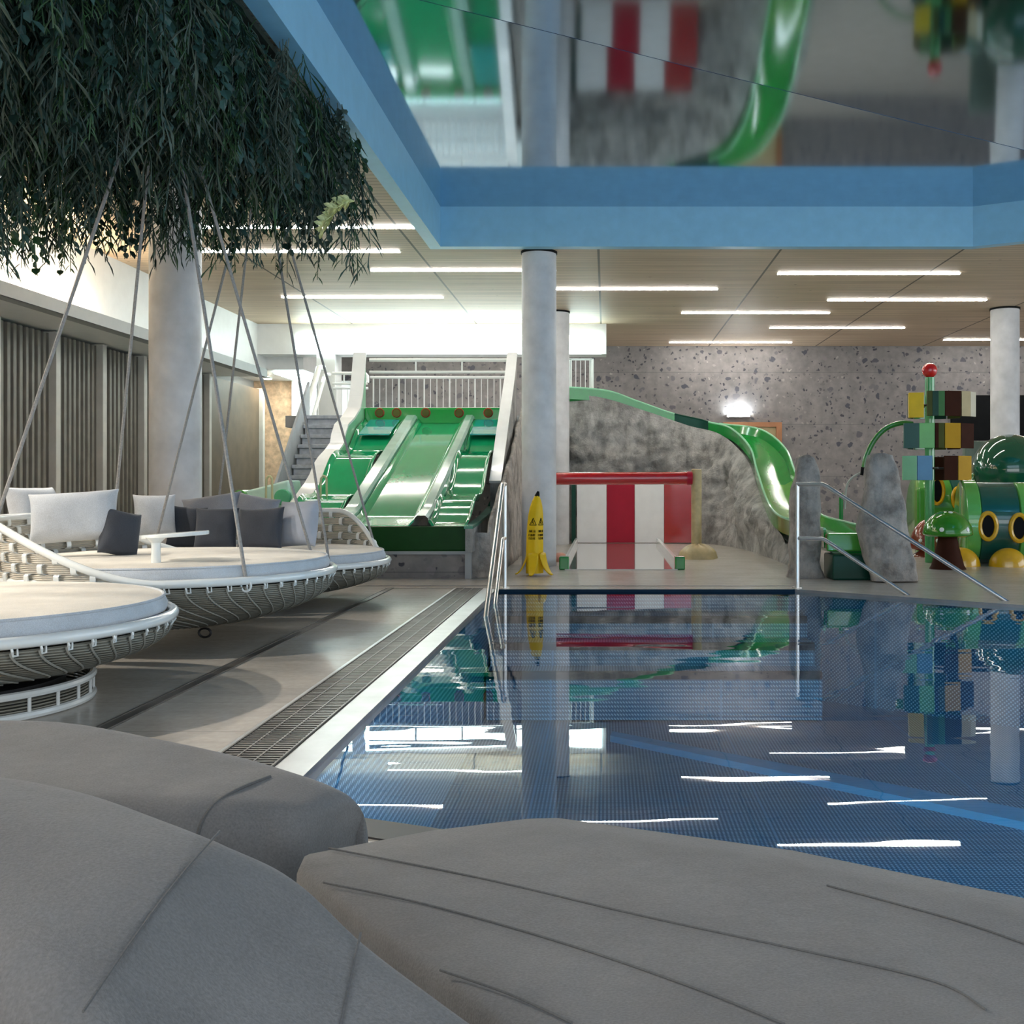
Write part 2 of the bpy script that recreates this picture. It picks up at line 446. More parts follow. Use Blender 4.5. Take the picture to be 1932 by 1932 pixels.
# unseen lamps added in the near and right pool walls to brighten the pool
def added_pool_lamp(i, j, u, label):
    a, b = Vector((*POOL_EDGE[i], -.5)), Vector((*POOL_EDGE[j], -.5)); p = a.lerp(b, u); d = (b-a).normalized(); nn = Vector((d.y, -d.x, 0))
    t = thing('added_underwater_lamp', label, 'added pool lamp', tuple(p), 'added lamps brightening the pool'); rot = nn.to_track_quat('Z', 'Y').to_matrix().to_4x4()
    m = MB(); m.tube([(0, 0, .0), (0, 0, .02)], .13, 24); m.xform(rot); m.build('bezel', RIM_STEEL, t, local=True)
    m = MB(); m.tube([(0, 0, .02), (0, 0, .03)], .11, 24); m.xform(rot); m.build('lens', UNDERWATER, t, local=True)
UNDERWATER = E('added_underwater_glow', (.45, .82, 1.0), 100.0)
for i, j, us in ((5, 6, (.25, .5, .75)), (4, 5, (.2, .45, .7)), (3, 4, (.5,)), (2, 3, (.35, .65))):
    for u in us: added_pool_lamp(i, j, u, 'added round blue white lamp, unseen in the near or right pool wall')

# ceiling with the sunken mirror above the pool
OPEN_IN = [(-2.05, 13.1), (4.53, 13.1), (10.2, 9.9), (10.2, -3.2), (-2.05, -3.2)]
OPEN_OUT = [(-2.20, 13.25), (4.57, 13.25), (10.35, 9.99), (10.35, -3.35), (-2.20, -3.35)]
struct(fill_with_hole([(-6.45, -3.6), (14.0, -3.6), (14.0, 23.2), (-6.45, 23.2)], OPEN_OUT, CEIL).build('ceiling', TIMBER))
m = MB(); n = 5
vs = [(x, y, 3.97) for x, y in OPEN_OUT] + [(x, y, 3.97) for x, y in OPEN_IN] + [(x, y, 4.47) for x, y in OPEN_IN] + [(x, y, 4.47) for x, y in OPEN_OUT]
fs = []
for i in range(n):
    j = (i+1) % n
    fs += [(i, j, n+j, n+i), (n+i, n+j, 2*n+j, 2*n+i), (3*n+i, 3*n+j, j, i), (2*n+i, 2*n+j, 3*n+j, 3*n+i)]
struct(m.add(vs, fs).build('ceiling_frame_trim', FRAME_POOL_TINT))
# two mirror sheets meeting in a shallow crease
ca, cb = Vector((-2.05, 7.06)), Vector((6.30, 12.1))
def sheet(poly, slope, name):
    d = (cb - ca).normalized(); nn = Vector((d.y, -d.x))
    m = MB(); vs = []
    for x, y in poly:
        k = max(0, (Vector((x, y)) - ca).dot(nn)); vs.append((x, y, 4.465 - slope*k))
    m.slab(vs, (0, 0, .02)); return struct(m.build(name, MIRROR, bevel=0))
sheet([(-2.05, 7.06), (6.30, 12.1), (4.53, 13.1), (-2.05, 13.1)], 0, 'ceiling_mirror_panel')
sheet([(-2.05, 7.05), (-2.05, -3.2), (10.2, -3.2), (10.2, 9.9), (6.31, 12.09)], .021, 'ceiling_mirror_panel')

# walls
m = MB(); m.box(-8.2, 14.0, 22.8, 23.2, 0, 4.3); struct(m.build('wall_back', STONE))
m = MB(); m.box(-8.2, -7.45, -3.6, 22.8, 0, 4.3); struct(m.build('wall_left', SOFFIT))
# bulkhead over the cabins with a light trough along its lower edge
m = MB(); m.box(-7.45, -6.45, -3.6, 19.6, 3.02, CEIL); struct(m.build('wall_bulkhead', WHITE))
m = MB()
m.box(-6.45, -6.28, -3.6, 19.6, 3.0, 3.03); m.box(-6.30, -6.27, -3.6, 19.6, 3.0, 3.15)
struct(m.build('bulkhead_lip_trim', SOFFIT))
m = MB(); m.box(-6.40, -6.34, -3.4, 13.2, 3.035, 3.06)
tag(m.build('cove_light', COVE), 'long warm light strip hidden in the trough under the white bulkhead', 'light strip')

# back hall: white beam with a backlit face, stair enclosure, gallery
m = MB(); m.box(-6.45, 0.0, 19.6, 20.1, 3.43, CEIL); beam = struct(m.build('wall_beam', WHITE))
m = MB(); m.box(-5.7, -.09, 19.565, 19.595, 3.44, 3.78)
tag(m.build('backlit_light_panel', PANEL_LIGHT), 'long glowing white light panel on the beam above the green slides', 'light panel')
m = MB(); m.box(-6.45, -5.75, 20.1, 22.8, 3.2, CEIL); m.box(-7.45, -6.45, 19.6, 22.8, 3.2, CEIL); struct(m.build('wall_niche', WHITE))
m = MB(); m.box(-6.62, -5.36, 22.3, 22.55, 0, 3.2); struct(m.build('wall_stair', WHITE))
m = MB(); m.box(-5.36, -5.02, 19.6, 20.1, 2.18, 3.44); struct(m.build('wall_pier', WHITE))
m = MB(); m.box(-5.36, -1.0, 17.7, 22.8, 1.98, 2.17); m.box(-3.55, -1.5, 16.0, 17.6, 1.98, 2.17); struct(m.build('gallery_floor', SOFFIT))
m = MB(); m.box(-7.45, -6.62, 22.4, 22.8, 0, 3.2)
WARM_STONE = M('warm_stone', (.60, .42, .28), .7, var=.3, scale=9, bump=.2)
struct(m.build('wall_stone_niche', WARM_STONE))

# columns
def column(px, Y, r, label):
    m = MB(); x = (px-CX)*Y/F
    m.tube([(x, Y, 0), (x, Y, CEIL-.015)], r, 40)
    o = m.build('column', COLUMN, smooth=True)
    m = MB(); m.tube([(x, Y, CEIL-.03), (x, Y, CEIL)], r+.012, 40); m.build('column_top_joint', BLACK, o)
    o.location = o.location
    return tag(o, label, 'column', 'round concrete columns', 'structure')
for a in ((331, 10.5, .245, 'thick pale round column behind the hanging daybeds'),
          (1017, 13.5, .22, 'round concrete column beside the yellow banana floor sign'),
          (1050, 18.2, .22, 'round concrete column half hidden behind another, by the red tube'),
          (1896, 17.86, .233, 'round grey column behind the green play dome at the right edge')):
    column(*a)
for o in [o for o in COL.objects if o.name.startswith('column_top_joint')]: o.parent.data  # joints stay with their column

# ceiling lights
def lamp(x0, y, label):
    Y = F*(CEIL-.05-EYE)/(CY-y); X = (x0-CX)*Y/F
    m = MB(); m.box(0, 2.55, -.024, .024, -.017, 0)
    t = thing('ceiling_light', label, 'ceiling light', (X, Y, CEIL), 'linear lamps under the timber ceiling')
    m.build('diffuser', LED, t, local=True)
    m = MB(); m.box(-.012, 0, -.028, .028, -.017, 0); m.build('end_cap', WHITE, t, local=True)
    m = MB(); m.box(2.55, 2.562, -.028, .028, -.017, 0); m.build('end_cap', WHITE, t, local=True)
for a in ((373, 436, 'linear ceiling lamp behind the plants, ending at the blue ceiling frame corner'),
          (375, 481, 'linear ceiling lamp crossing just behind the lowest hanging leaves'),
          (532, 566, 'linear ceiling lamp in open ceiling between plants and glowing beam'),
          (700, 516, 'linear ceiling lamp running left up to the front concrete column'),
          (733, 607, 'linear ceiling lamp directly above the top edge of the white glowing beam'),
          (1036, 551, 'linear ceiling lamp running right from the front concrete column'),
          (1467, 522, 'linear ceiling lamp nearest the blue frame on the right half of the ceiling'),
          (1561, 571, 'linear ceiling lamp ending just before the right edge column'),
          (1286, 595, 'linear ceiling lamp in the middle of the ceiling, third row from the stone wall'),
          (1452, 623, 'linear ceiling lamp second row from the stone wall'),
          (1263, 650, 'linear ceiling lamp last before the stone wall, above the small door'),
          (1780, 645, 'linear ceiling lamp passing behind the right edge column')):
    lamp(*a)

# door, sconce and a black sheet painting the shade of a wall opening
t = thing('door_frame', 'orange larch door frame in the stone wall, half hidden by the rock', 'door', (3.17, 22.8, 0))
tag(t, kind='structure')
m = MB(); m.box(2.5, 2.62, 22.7, 22.82, 0, 2.35); m.box(3.64, 3.76, 22.7, 22.82, 0, 2.35); m.box(2.62, 3.64, 22.7, 22.82, 2.25, 2.35); m.build('casing', ORANGE_WOOD, t)
m = MB(); m.box(2.62, 3.64, 22.76, 22.81, 0, 2.25); m.build('leaf', TAN, t)
t = thing('wall_sconce', 'bright white wall lamp on the stone above the small door', 'wall lamp', (2.82, 22.8, 2.48))
m = MB(); m.box(2.58, 3.08, 22.68, 22.80, 2.46, 2.52); m.build('body', WHITE, t)
m = MB(); m.box(2.60, 3.06, 22.69, 22.79, 2.52, 2.535); m.box(2.6, 3.06, 22.672, 22.68, 2.47, 2.52); m.build('glow_strip', SCONCE, t)
m = MB(); m.box(7.4, 10.4, 22.72, 22.80, 1.96, 2.93)
tag(m.build('dark_opening_sheet', BLACK), 'large dark opening in the stone wall, drawn as a black sheet behind the colourful tower', 'wall opening')

# cabins along the left wall: folded slat partitions between pale posts
yy = [11.0, 12.35, 13.70, 14.97, 16.30, 17.62, 18.97]
names = ('widest folded slat partition at the left picture edge', 'folded slat partition second from the left edge, behind the rope',
         'folded slat partition third from the left edge', 'narrow slice of slat partition just left of the thick column',
         'slat partition hidden mostly behind the thick column', 'last slat partition before the dark oak door')
for i in range(6):
    y0, y1 = yy[i]+.06, yy[i+1]-.06
    k = 84
    def fn(a, b, y0=y0, y1=y1):
        u = a/(k-1); ph = (u*9) % 1
        dx = .045 if ph < .5 else -.045
        return Vector((-7.22+dx, y0+(y1-y0)*u, .02 + 2.96*b))
    m = MB(); m.grid(fn, k, 2)
    tag(m.build('slat_partition', SLAT, solid=.012), names[i], 'partition', 'slat partitions between the cabin posts')
pl = ('pale post left of the first visible partition', 'pale cabin post second from the left edge', 'pale cabin post third from the left edge', 'pale cabin post left of the thick column',
      'pale cabin post behind the thick column', 'pale cabin post right of the thick column')
for i in range(6):
    m = MB(); m.box(-7.3, -7.08, yy[i+1]-.055, yy[i+1]+.055, 0, 3.0)
    tag(m.build('partition_post', M('pale_post', (.52, .50, .46), .5) if i == 0 else bpy.data.materials['pale_post'], bevel=.008), pl[i], 'post', 'pale posts of the cabins')
t = thing('cabin_door', 'tall dark oak sliding door between the thick column and the staircase', 'door', (-7.2, 20.4, 0))
m = MB(); m.box(-7.26, -7.16, 19.05, 21.85, 0, 2.98); m.build('leaf', DOOR_WOOD, t)
m = MB(); m.box(-7.3, -7.08, 21.85, 21.98, 0, 3.0); m.build('door_post', bpy.data.materials['pale_post'], t)

# downlight over the stone niche at the end of the left wall
t = thing('niche_downlight', 'small warm downlight in the white soffit before the stone niche, left of the stairs', 'downlight', (-6.9, 21.6, 3.2))
m = MB(); m.tube([(-6.9, 21.6, 3.17), (-6.9, 21.6, 3.2)], .09, 20); m.build('body', WHITE, t)
m = MB(); m.tube([(-6.9, 21.6, 3.162), (-6.9, 21.6, 3.17)], .075, 20); m.build('glow_lens', E('warm_downlight', (1, .86, .66), 130), t)

# spotlights added out of view between plants and bulkhead, to brighten the deck
for i, y in enumerate((4.4, 6.2, 8.0)):
    t = thing('added_deck_spotlight', 'added white spotlight out of view between the hanging plants and the white bulkhead', 'spotlight', (-5.95, y, CEIL), 'added spotlights brightening the deck')
    m = MB(); m.tube([(-5.95, y, CEIL), (-5.95, y, CEIL-.08)], .02, 10); m.build('stem', WHITE, t)
    aim = (Vector((-1.9, y-.3, 0)) - Vector((-5.95, y, CEIL-.12))).normalized(); c = Vector((-5.95, y, CEIL-.12))
    m = MB(); m.tube([c-aim*.08, c+aim*.06], .045, 20, caps=False); m.build('housing', WHITE, t, solid=.004)
    d = bpy.data.lights.new('added_spot_light', 'SPOT'); d.energy = 480; d.color = (1.0, .93, .82); d.spot_size = math.radians(85); d.spot_blend = .6; d.shadow_soft_size = .05
    o = bpy.data.objects.new('added_spot_light', d); COL.objects.link(o); o.parent = t
    o.location = c + aim*.07 - Vector(t.location); o.rotation_euler = aim.to_track_quat('-Z', 'Y').to_euler()

m = MB(); m.box(-6.4, -5.8, 20.4, 22.2, 3.15, 3.19)  # added panel standing in for stairwell daylight, brightening the white walls
tag(m.build('added_stairwell_glow', PANEL_LIGHT), 'added glowing panel brightening the stairwell left of the green slides', 'light panel')
for x in (-4.6, -2.3):  # unseen lamps added to lighten the gallery wall
    t = thing('ceiling_light', 'added linear lamp brightening the gallery, hidden behind the white beam', 'ceiling light', (x, 21.2, CEIL), 'added gallery lamps behind the beam')
    m = MB(); m.box(0, 2.0, -.03, .03, -.02, 0); m.build('diffuser', LED, t, local=True)
    m = MB(); m.box(-.012, 0, -.035, .035, -.02, 0); m.build('end_cap', WHITE, t, local=True)
# ------------------------------------------------------------------ stairs and gallery rails
t = thing('staircase', 'straight blue-grey stair climbing to the gallery left of the green slides', 'staircase', (-4.7, 15.9, 0))
nst = 13
for i in range(nst):
    y0 = 15.6 + i*(17.7-15.6)/nst
    m = MB(); m.box(-4.97, -4.02, y0, y0+.22, 2.17*(i+1)/nst-.06, 2.17*(i+1)/nst)
    m.box(-4.95, -4.04, y0+.03, y0+.05, 2.17*i/nst, 2.17*(i+1)/nst-.06)
    m.build('step', M('stair_stone', (.36, .40, .46), .5, var=.2, scale=12) if i == 0 else bpy.data.materials['stair_stone'], t, bevel=.008)
m = MB(); m.slab([(-4.98, 15.4, .0), (-4.98, 15.8, .0), (-4.98, 17.8, 2.1), (-4.98, 17.8, 2.75), (-4.98, 15.4, .45)], (-.04, 0, 0)); m.build('stringer', M('stair_stringer', (.42, .46, .50), .4), t)
sp = [P(530, 940, 14.35), P(548, 872, 15.2), P(606, 690, 18.0)]
m = MB()
sp = [Vector((-5.05, 16.35, .72)), Vector((-5.05, 18.6, 3.06)), Vector((-5.05, 18.9, 3.10))]
m.tube(sp, .055, 10); m.build('handrail', WHITE_GLOSS, t, smooth=True)
m = MB(); m.tube([p + Vector((.11, 0, -.12)) for p in sp], .035, 8); m.build('handrail_lower', WHITE_GLOSS, t, smooth=True)
for a in (0.02, .98):
    p = sp[0].lerp(sp[1], a); m = MB(); m.tube([p, (p.x, p.y, max(.02, p.z-1.02))], .018, 8); m.build('baluster', WHITE, t, smooth=True)

def railing(name, label, x0, x1, Y, z0, z1, nb, double=True):
    t = thing(name, label, 'railing', ((x0+x1)/2, Y, z0), 'white steel railings on the gallery')
    m = MB()
    if double:
        m.tube([(x0, Y-.05, z1), (x1-.04, Y-.05, z1), (x1, Y-.05, z1-.05), (x1, Y-.05, z1-.17)], .03, 8); m.tube([(x0, Y-.05, z1-.19), (x1, Y-.05, z1-.19)], .022, 8)
        for a in (.33, .66): m.tube([(x0+(x1-x0)*a, Y-.05, z1), (x0+(x1-x0)*a, Y-.05, z1-.19)], .015, 6)
        m.build('handrail', WHITE_GLOSS, t, smooth=True); zt = z1-.27
    else:
        m.tube([(x0, Y, z0), (x0, Y, z1), (x1, Y, z1), (x1, Y, z0)], .03, 8); m.build('handrail', WHITE_GLOSS, t, smooth=True); zt = z1
    m = MB(); m.tube([(x0, Y, zt), (x1, Y, zt)], .022, 8); m.tube([(x0, Y, z0+.05), (x1, Y, z0+.05)], .018, 8); m.build('rail', WHITE, t, smooth=True)
    for i in range(nb):
        x = x0 + (x1-x0)*(i+.5)/nb
        m = MB(); m.tube([(x, Y, z0), (x, Y, zt)], .007 if i % 4 else .014, 6); m.build('baluster', WHITE, t)
railing('gallery_railing', 'long white railing across the head of the three green slides', -3.72, -1.52, 16.7, 2.17, 2.98, 22)
railing('gallery_railing', 'short white railing behind the stair head, seen left of the slides', -5.0, -4.36, 19.4, 2.17, 3.05, 6)
railing('gallery_railing', 'small white railing cage above the rock, beside the two columns', -.70, -.26, 19.75, 2.6, 3.35, 5, False)

# ------------------------------------------------------------------ three-lane slide
t = thing('triple_slide', 'wide green three-lane water slide with white cheeks, in front of the gallery', 'water slide', (-2.55, 13.6, 0))
def run(wavy, u):
    """height and depth of a lane along its length, u from 0 at the top"""
    Y = 15.75 - u*4.1
    base = 1.93 - 1.36*smoothstep(0, 1, u)*.35 - 1.36*.65*u
    base = 1.93 + (.56-1.93)*(u*1.04 if u < .9 else .936+.64*(u-.9))
    if wavy: base += .10*math.sin(u*PI*5.0+.6)*min(1, u*4)*min(1, (1-u)*5)
    return Y, base
def lane(x0, x1, wavy, mat, name):
    k = 60
    def fn(i, j):
        Y, z = run(wavy, j/(k-1)); a = i/10
        edge = abs(2*a-1); up = .07*smoothstep(.86, 1, edge)
        return Vector((x0+(x1-x0)*a, Y, z+up))
    m = MB(); m.grid(fn, 11, k); return m.build(name, mat, t, smooth=True, solid=.02)
lane(-3.58, -3.0, True, LANE, 'slide_lane'); lane(-2.80, -2.12, False, LANE, 'slide_lane'); lane(-1.95, -1.52, True, LANE, 'slide_lane')
for x0, x1 in ((-3.0, -2.80), (-2.12, -1.95)):
    m = MB(); k = 30
    def fn(i, j):
        Y, z = run(False, j/(k-1)); q = [(x0, -.05), (x0+.01, .10), (x0+.04, .13), (x1-.04, .13), (x1-.01, .10), (x1, -.05)][i]
        return Vector((q[0], Y, z+q[1]))
    m.grid(fn, 6, k); m.build('lane_divider', M('slide_divider', (.30, .50, .42), .12, coat=.8) if x0 < -2.5 else bpy.data.materials['slide_divider'], t, smooth=True)
m = MB(); m.box(-3.6, -1.5, 15.75, 15.95, 1.55, 2.17); back = m.build('start_board', GREEN, t, bevel=.03)
for i, px in enumerate((716, 748, 803, 866, 921, 952)):
    x = (px-CX)*15.74/F
    m = MB(); m.tube([(x, 15.75, 2.09), (x, 15.735, 2.09)], .055, 20); o = m.build('porthole', OLIVE, back, smooth=True)
    m = MB(); m.lathe([(.05, 0), (.062, .012), (.074, 0)], n=20, closed=True); m.xform(Matrix.Translation((x, 15.748, 2.09)) @ Matrix.Rotation(PI/2, 4, 'X')); m.build('porthole_ring', RUST, back, smooth=True)
for x0, x1 in ((-3.5, -3.06), (-1.93, -1.55)):
    m = MB(); m.box(x0, x1, 15.3, 15.42, 1.55, 1.9); m.xform(Matrix.Identity(4))
    m = MB(); m.slab([(x0, 15.70, 1.97), (x1, 15.70, 1.97), (x1, 14.95, 1.72), (x0, 14.95, 1.72)], (0, 0, .02)); m.build('start_pad', TEAL, t, bevel=.008)
m = MB(); m.box(-3.62, -1.49, 11.6, 11.72, .30, .575); m.build('front_board', DEEP_GREEN, t, bevel=.02)
m = MB(); m.box(-3.6, -1.5, 11.62, 11.95, .54, .57); m.build('run_out', DARK_GREEN, t)
m = MB(); m.box(-3.58, -1.50, 11.66, 15.9, 0, .30); m.build('plinth', STONE, t)
m = MB(); m.box(-3.60, -1.48, 11.62, 11.70, .265, .30); m.box(-1.55, -1.48, 11.62, 11.70, 0, .265); m.build('plinth_edge', SOFFIT, t)
def cheek(pts, X, thick, name, mat_top, mat_in):
    prof = []
    for px, py in pts:
        s = (px-CX)/X; prof.append((F/s, EYE+(CY-py)/s))
    m = MB(); nn = len(prof); vs = []; fs = []
    for y, z in prof: vs += [(X, y, z), (X-thick, y, z), (X, y, .3 if z > .5 else z-.1), (X-thick, y, .3 if z > .5 else z-.1)]
    for i in range(nn-1):
        a, b = 4*i, 4*i+4
        fs += [(a, b, b+2, a+2), (a+1, a+3, b+3, b+1), (a+2, b+2, b+3, a+3)]
    fs += [(0, 2, 3, 1), (4*nn-4, 4*nn-3, 4*nn-1, 4*nn-2)]
    m.add(vs, fs); c = m.build(name, mat_in, t)
    m = MB(); vs = []; fs = []
    for y, z in prof: vs += [(X+.012, y, z-.01), (X-thick-.012, y, z-.01), (X-thick-.012, y-.02, z+.02), (X+.012, y-.02, z+.02)]
    for i in range(nn-1):
        for k in range(4): fs.append((4*i+k, 4*i+(k+1) % 4, 4*i+4+(k+1) % 4, 4*i+4+k))
    fs += [(3, 2, 1, 0), (4*nn-4, 4*nn-3, 4*nn-2, 4*nn-1)]
    m.add(vs, fs); m.build('cheek_coping', mat_top, c)
    return c
left_pts = [(690, 668), (686, 720), (683, 750), (679, 772), (668, 790), (656, 803), (651, 820), (648, 838), (640, 850), (626, 866), (618, 880), (612, 897), (602, 915), (594, 926), (585, 940), (574, 955), (560, 985)]
cheek(left_pts, -3.6, .17, 'slide_cheek', WHITE_GLOSS, MINT)
right_pts = [(975, 668), (970, 715), (964, 760), (957, 810), (950, 865), (944, 910)]
cheek(right_pts, -1.36, .13, 'slide_cheek', WHITE_GLOSS, ROCK)
low_pts = [(944, 912), (940, 940), (932, 958), (918, 975), (902, 988), (890, 996)]
cheek(low_pts, -1.45, .07, 'slide_cheek', M('teal_edge', (.10, .34, .26), .2, coat=.5), ROCK)
# rock cladding outside the right cheek
def fnr(i, j):
    u, v = max(0, (i-2)/22), j/14
    y = 11.68 + 5.6*u; zt = .50 + (.55 if u > .25 else .55*u/.25)*1 + max(0, u-.3)*2.1
    nz = noise.noise(Vector((y*1.7, v*3, 3.0)))*.07
    return Vector((-1.30 + .06*(1-v) + nz*.6 if i > 1 else (-1.50, -1.36)[i], y + (nz if i > 2 else nz*.3), zt*v))
m = MB(); m.grid(fnr, 25, 15); m.build('rock_cladding', ROCK_POST, t, smooth=True, solid=.04)

# small toddler slide beside it
t = thing('toddler_slide', 'small mint toddler slide wall with green round ends behind the hanging daybed', 'slide', (-4.2, 13.2, 0))
m = MB(); m.slab([P(455, 928, 13.2), P(545, 905, 13.2), P(552, 945, 13.2), (-4.0, 13.2, .02), (-4.6, 13.2, .02)], (0, .5, 0)); m.build('side_wall', M('pale_mint', (.55, .80, .72), .2, coat=.4), t, bevel=.03)
for (px, py, r, mt) in ((452, 937, .085, LEAF_GREEN), (532, 938, .10, M('sea_green_gelcoat', (.10, .45, .25), .2, coat=.4))):
    c = P(px, py, 13.14); m = MB(); m.tube([c, c+Vector((0, .5, 0))], r, 28); m.build('roller', mt, t, smooth=True, bevel=.01)
for px, lb in ((502, 'thin looped grab handle rising above the small mint toddler slide'), (605, 'thin looped grab handle at the left cheek of the green slides')):
    c = P(px, 930, 13.0)
    m = MB(); m.tube(spline([(c.x, 13.0, .0), (c.x, 13.0, c.z+.05), (c.x+.02, 13.0, c.z+.19), (c.x+.06, 13.0, c.z+.19), (c.x+.075, 13.0, c.z+.05), (c.x+.075, 13.0, 0)], 5), .014, 8)
    tag(m.build('grab_handle', M('pale_yellow_steel', (.5, .52, .30), .3) if px == 502 else bpy.data.materials['pale_yellow_steel'], smooth=True), lb, 'handle', 'looped grab handles by the slides')

# ------------------------------------------------------------------ rock hill with the long flume
path = spline([(-.75, 19.3, 2.56), (0, 19.35, 2.50), (.55, 19.35, 2.32), (1.25, 19.3, 2.08), (1.95, 19.2, 1.93), (2.45, 18.7, 1.80), (2.68, 17.7, 1.45), (2.66, 16.6, 1.02), (2.62, 15.4, .62), (2.60, 14.3, .42), (2.66, 13.0, .36), (2.71, 11.75, .33)], 8)
np_ = len(path)
t = thing('flume_slide', 'long green open flume winding down over the pale rock hill', 'water slide', (2.0, 17.0, 0))
def channel(i0, i1, mat, name, rim_mat):
    prof = [(-.34, .20), (-.31, .20), (-.27, .06), (-.15, 0), (.15, 0), (.27, .06), (.31, .20), (.34, .20), (.33, .0), (.2, -.07), (-.2, -.07), (-.33, .0)]
    prof = [(a*.9, b) for a, b in prof]
    m = MB(); vs = []; fs = []; k = len(prof); rims = ([], [])
    for i in range(i0, i1):
        tg = (path[min(i+1, np_-1)] - path[max(i-1, 0)]); tg.z = 0; tg.normalize(); sd = Vector((tg.y, -tg.x, 0))
        for a, b in prof: vs.append(path[i] + sd*a + Vector((0, 0, b)))
        rims[0].append(path[i]+sd*-.293+Vector((0, 0, .205))); rims[1].append(path[i]+sd*.293+Vector((0, 0, .205)))
    mm = i1-i0
    for i in range(mm-1):
        for q in range(k): fs.append((i*k+q, i*k+(q+1) % k, (i+1)*k+(q+1) % k, (i+1)*k+q))
    fs += [tuple(range(k)), tuple(range((mm-1)*k, mm*k))]
    m.add(vs, fs); c = m.build(name, mat, t, smooth=True)
    for q in (0, 1): m = MB(); m.tube(rims[q], .018, 8); m.build('rim', rim_mat, c, smooth=True)
channel(0, 25, GREEN, 'flume_section', MINT)
channel(24, 33, DARK_GREEN, 'flume_section', DARK_GREEN)
channel(32, 57, GREEN, 'flume_section', MINT)
channel(56, 75, LEAF_GREEN, 'flume_section', MINT)
channel(74, np_, GREEN, 'flume_section', MINT)
m = MB(); m.box(2.41, 3.0, 11.56, 11.68, .30, .50); m.build('front_board', LEAF_GREEN, t, bevel=.02)
m = MB(); m.box(2.44, 3.06, 11.42, 11.9, 0, .27)
tag(m.build('step_block', DARK_GREEN, bevel=.02), 'dark green step block under the end of the flume, between two rock posts', 'step')

# the hill: front face rises from the deck to the flume's underside
foot = spline([(-1.2, 19.25, 0), (-.2, 19.2, 0), (.7, 19.15, 0), (1.45, 18.7, 0), (2.0, 17.6, 0), (2.2, 16.4, 0), (2.28, 15.0, 0), (2.30, 13.9, 0), (2.3, 13.2, 0)], 10)
head = spline([(-1.2, 19.15, 2.64), (-.2, 19.02, 2.60), (.7, 19.0, 2.34), (1.45, 18.95, 2.08), (2.02, 18.7, 1.90), (2.34, 17.75, 1.46), (2.36, 16.5, .97), (2.33, 15.3, .58), (2.33, 14.0, .34)], 10)
back = spline([(-1.2, 21.0, 2.5), (-.2, 20.6, 2.45), (.7, 20.2, 2.15), (1.8, 20.0, 1.9), (2.9, 19.3, 1.72), (3.2, 17.9, 1.32), (3.1, 16.5, .9), (3.0, 15.3, .5), (2.9, 14.0, .3)], 10)
foot = spline(foot, 2); head = spline(head, 2); back = spline(back, 2); nh = len(foot); nv = 66
def hill(i, j):
    v = j/50
    if v <= 1: p = foot[i].lerp(head[i], v)
    else: p = head[i].lerp(back[i], (j-50)/15)
    bul = .0 if v > 1 else math.sin(PI*min(1, v*1.05))
    d = Vector((0, -1, 0)) if i < 60 else Vector((-.9, -.4, 0))
    amp = .30*noise.noise(p*.9) + (.22*noise.noise(p*2.0+Vector((7, 0, 0))) + .20*abs(noise.noise(p*3.5)) + .09*noise.noise(p*8))*(1.0 if i < 84 else .55)
    p = p + d*(amp*bul + .06*bul)
    if v > 1: p.z += amp*.25 - .05
    return p
m = MB(); m.grid(hill, nh, nv)
tag(m.build('rock_hill', ROCK, smooth=True, angle=75), 'pale shaped rock hill carrying the green flume behind the striped splash panel', 'rock')

def rock_post(pts_l, pts_r, Y, dep, label, seed):
    """pixel outline left and right edges, top to bottom"""
    k = len(pts_l); m = MB(); n = 20; vs = []; fs = []
    for (lx, y), (rx, _) in zip(pts_l, pts_r):
        a = P(lx, y, Y); b = P(rx, y, Y); c = (a+b)/2; hw = (b-a).length/2
        for q in range(n):
            th = 2*PI*q/n; cx, sx = math.cos(th), math.sin(th)
            cx = math.copysign(abs(cx)**.6, cx); sx = math.copysign(abs(sx)**.6, sx)
            p = Vector((c.x+hw*cx, Y+.02+dep*sx*(.5+.5*hw/.2), c.z))
            nz = noise.noise(p*4+Vector((seed, 0, 0)))*.035+noise.noise(p*11)*.012
            vs.append(p+Vector((cx*nz, sx*nz*1.6, 0)))
    for i in range(k-1):
        for q in range(n): fs.append((i*n+q, i*n+(q+1) % n, (i+1)*n+(q+1) % n, (i+1)*n+q))
    fs += [tuple(range(n)), tuple(range((k-1)*n, k*n))]
    m.add(vs, fs); tag(m.build('rock_post', ROCK_POST, smooth=True, angle=60), label, 'rock post', 'upright rock posts')
def dense(pts, k=4): 
    out = []
    for i in range(len(pts)-1):
        for j in range(k): out.append((pts[i][0]+(pts[i+1][0]-pts[i][0])*j/k, pts[i][1]+(pts[i+1][1]-pts[i][1])*j/k))
    return out+[pts[-1]]
rock_post(dense([(1516, 858), (1504, 864), (1499, 890), (1493, 920), (1491, 1000), (1488, 1060), (1485, 1085), (1485, 1089.5)]),
          dense([(1530, 858), (1539, 866), (1544, 885), (1545, 920), (1546, 1000), (1548, 1060), (1556, 1085), (1557, 1089.5)]), 11.75, .16,
          'narrow upright rock post behind the steel pool handrail', 1)
rock_post(dense([(1652, 855), (1643, 859), (1637, 885), (1629, 930), (1622, 1000), (1632, 1050), (1640, 1085), (1642, 1095)]),
          dense([(1672, 855), (1684, 861), (1690, 885), (1700, 930), (1712, 1000), (1722, 1050), (1730, 1085), (1732, 1095)]), 11.27, .14,
          'broad tapering rock post beside the green mushroom', 5)

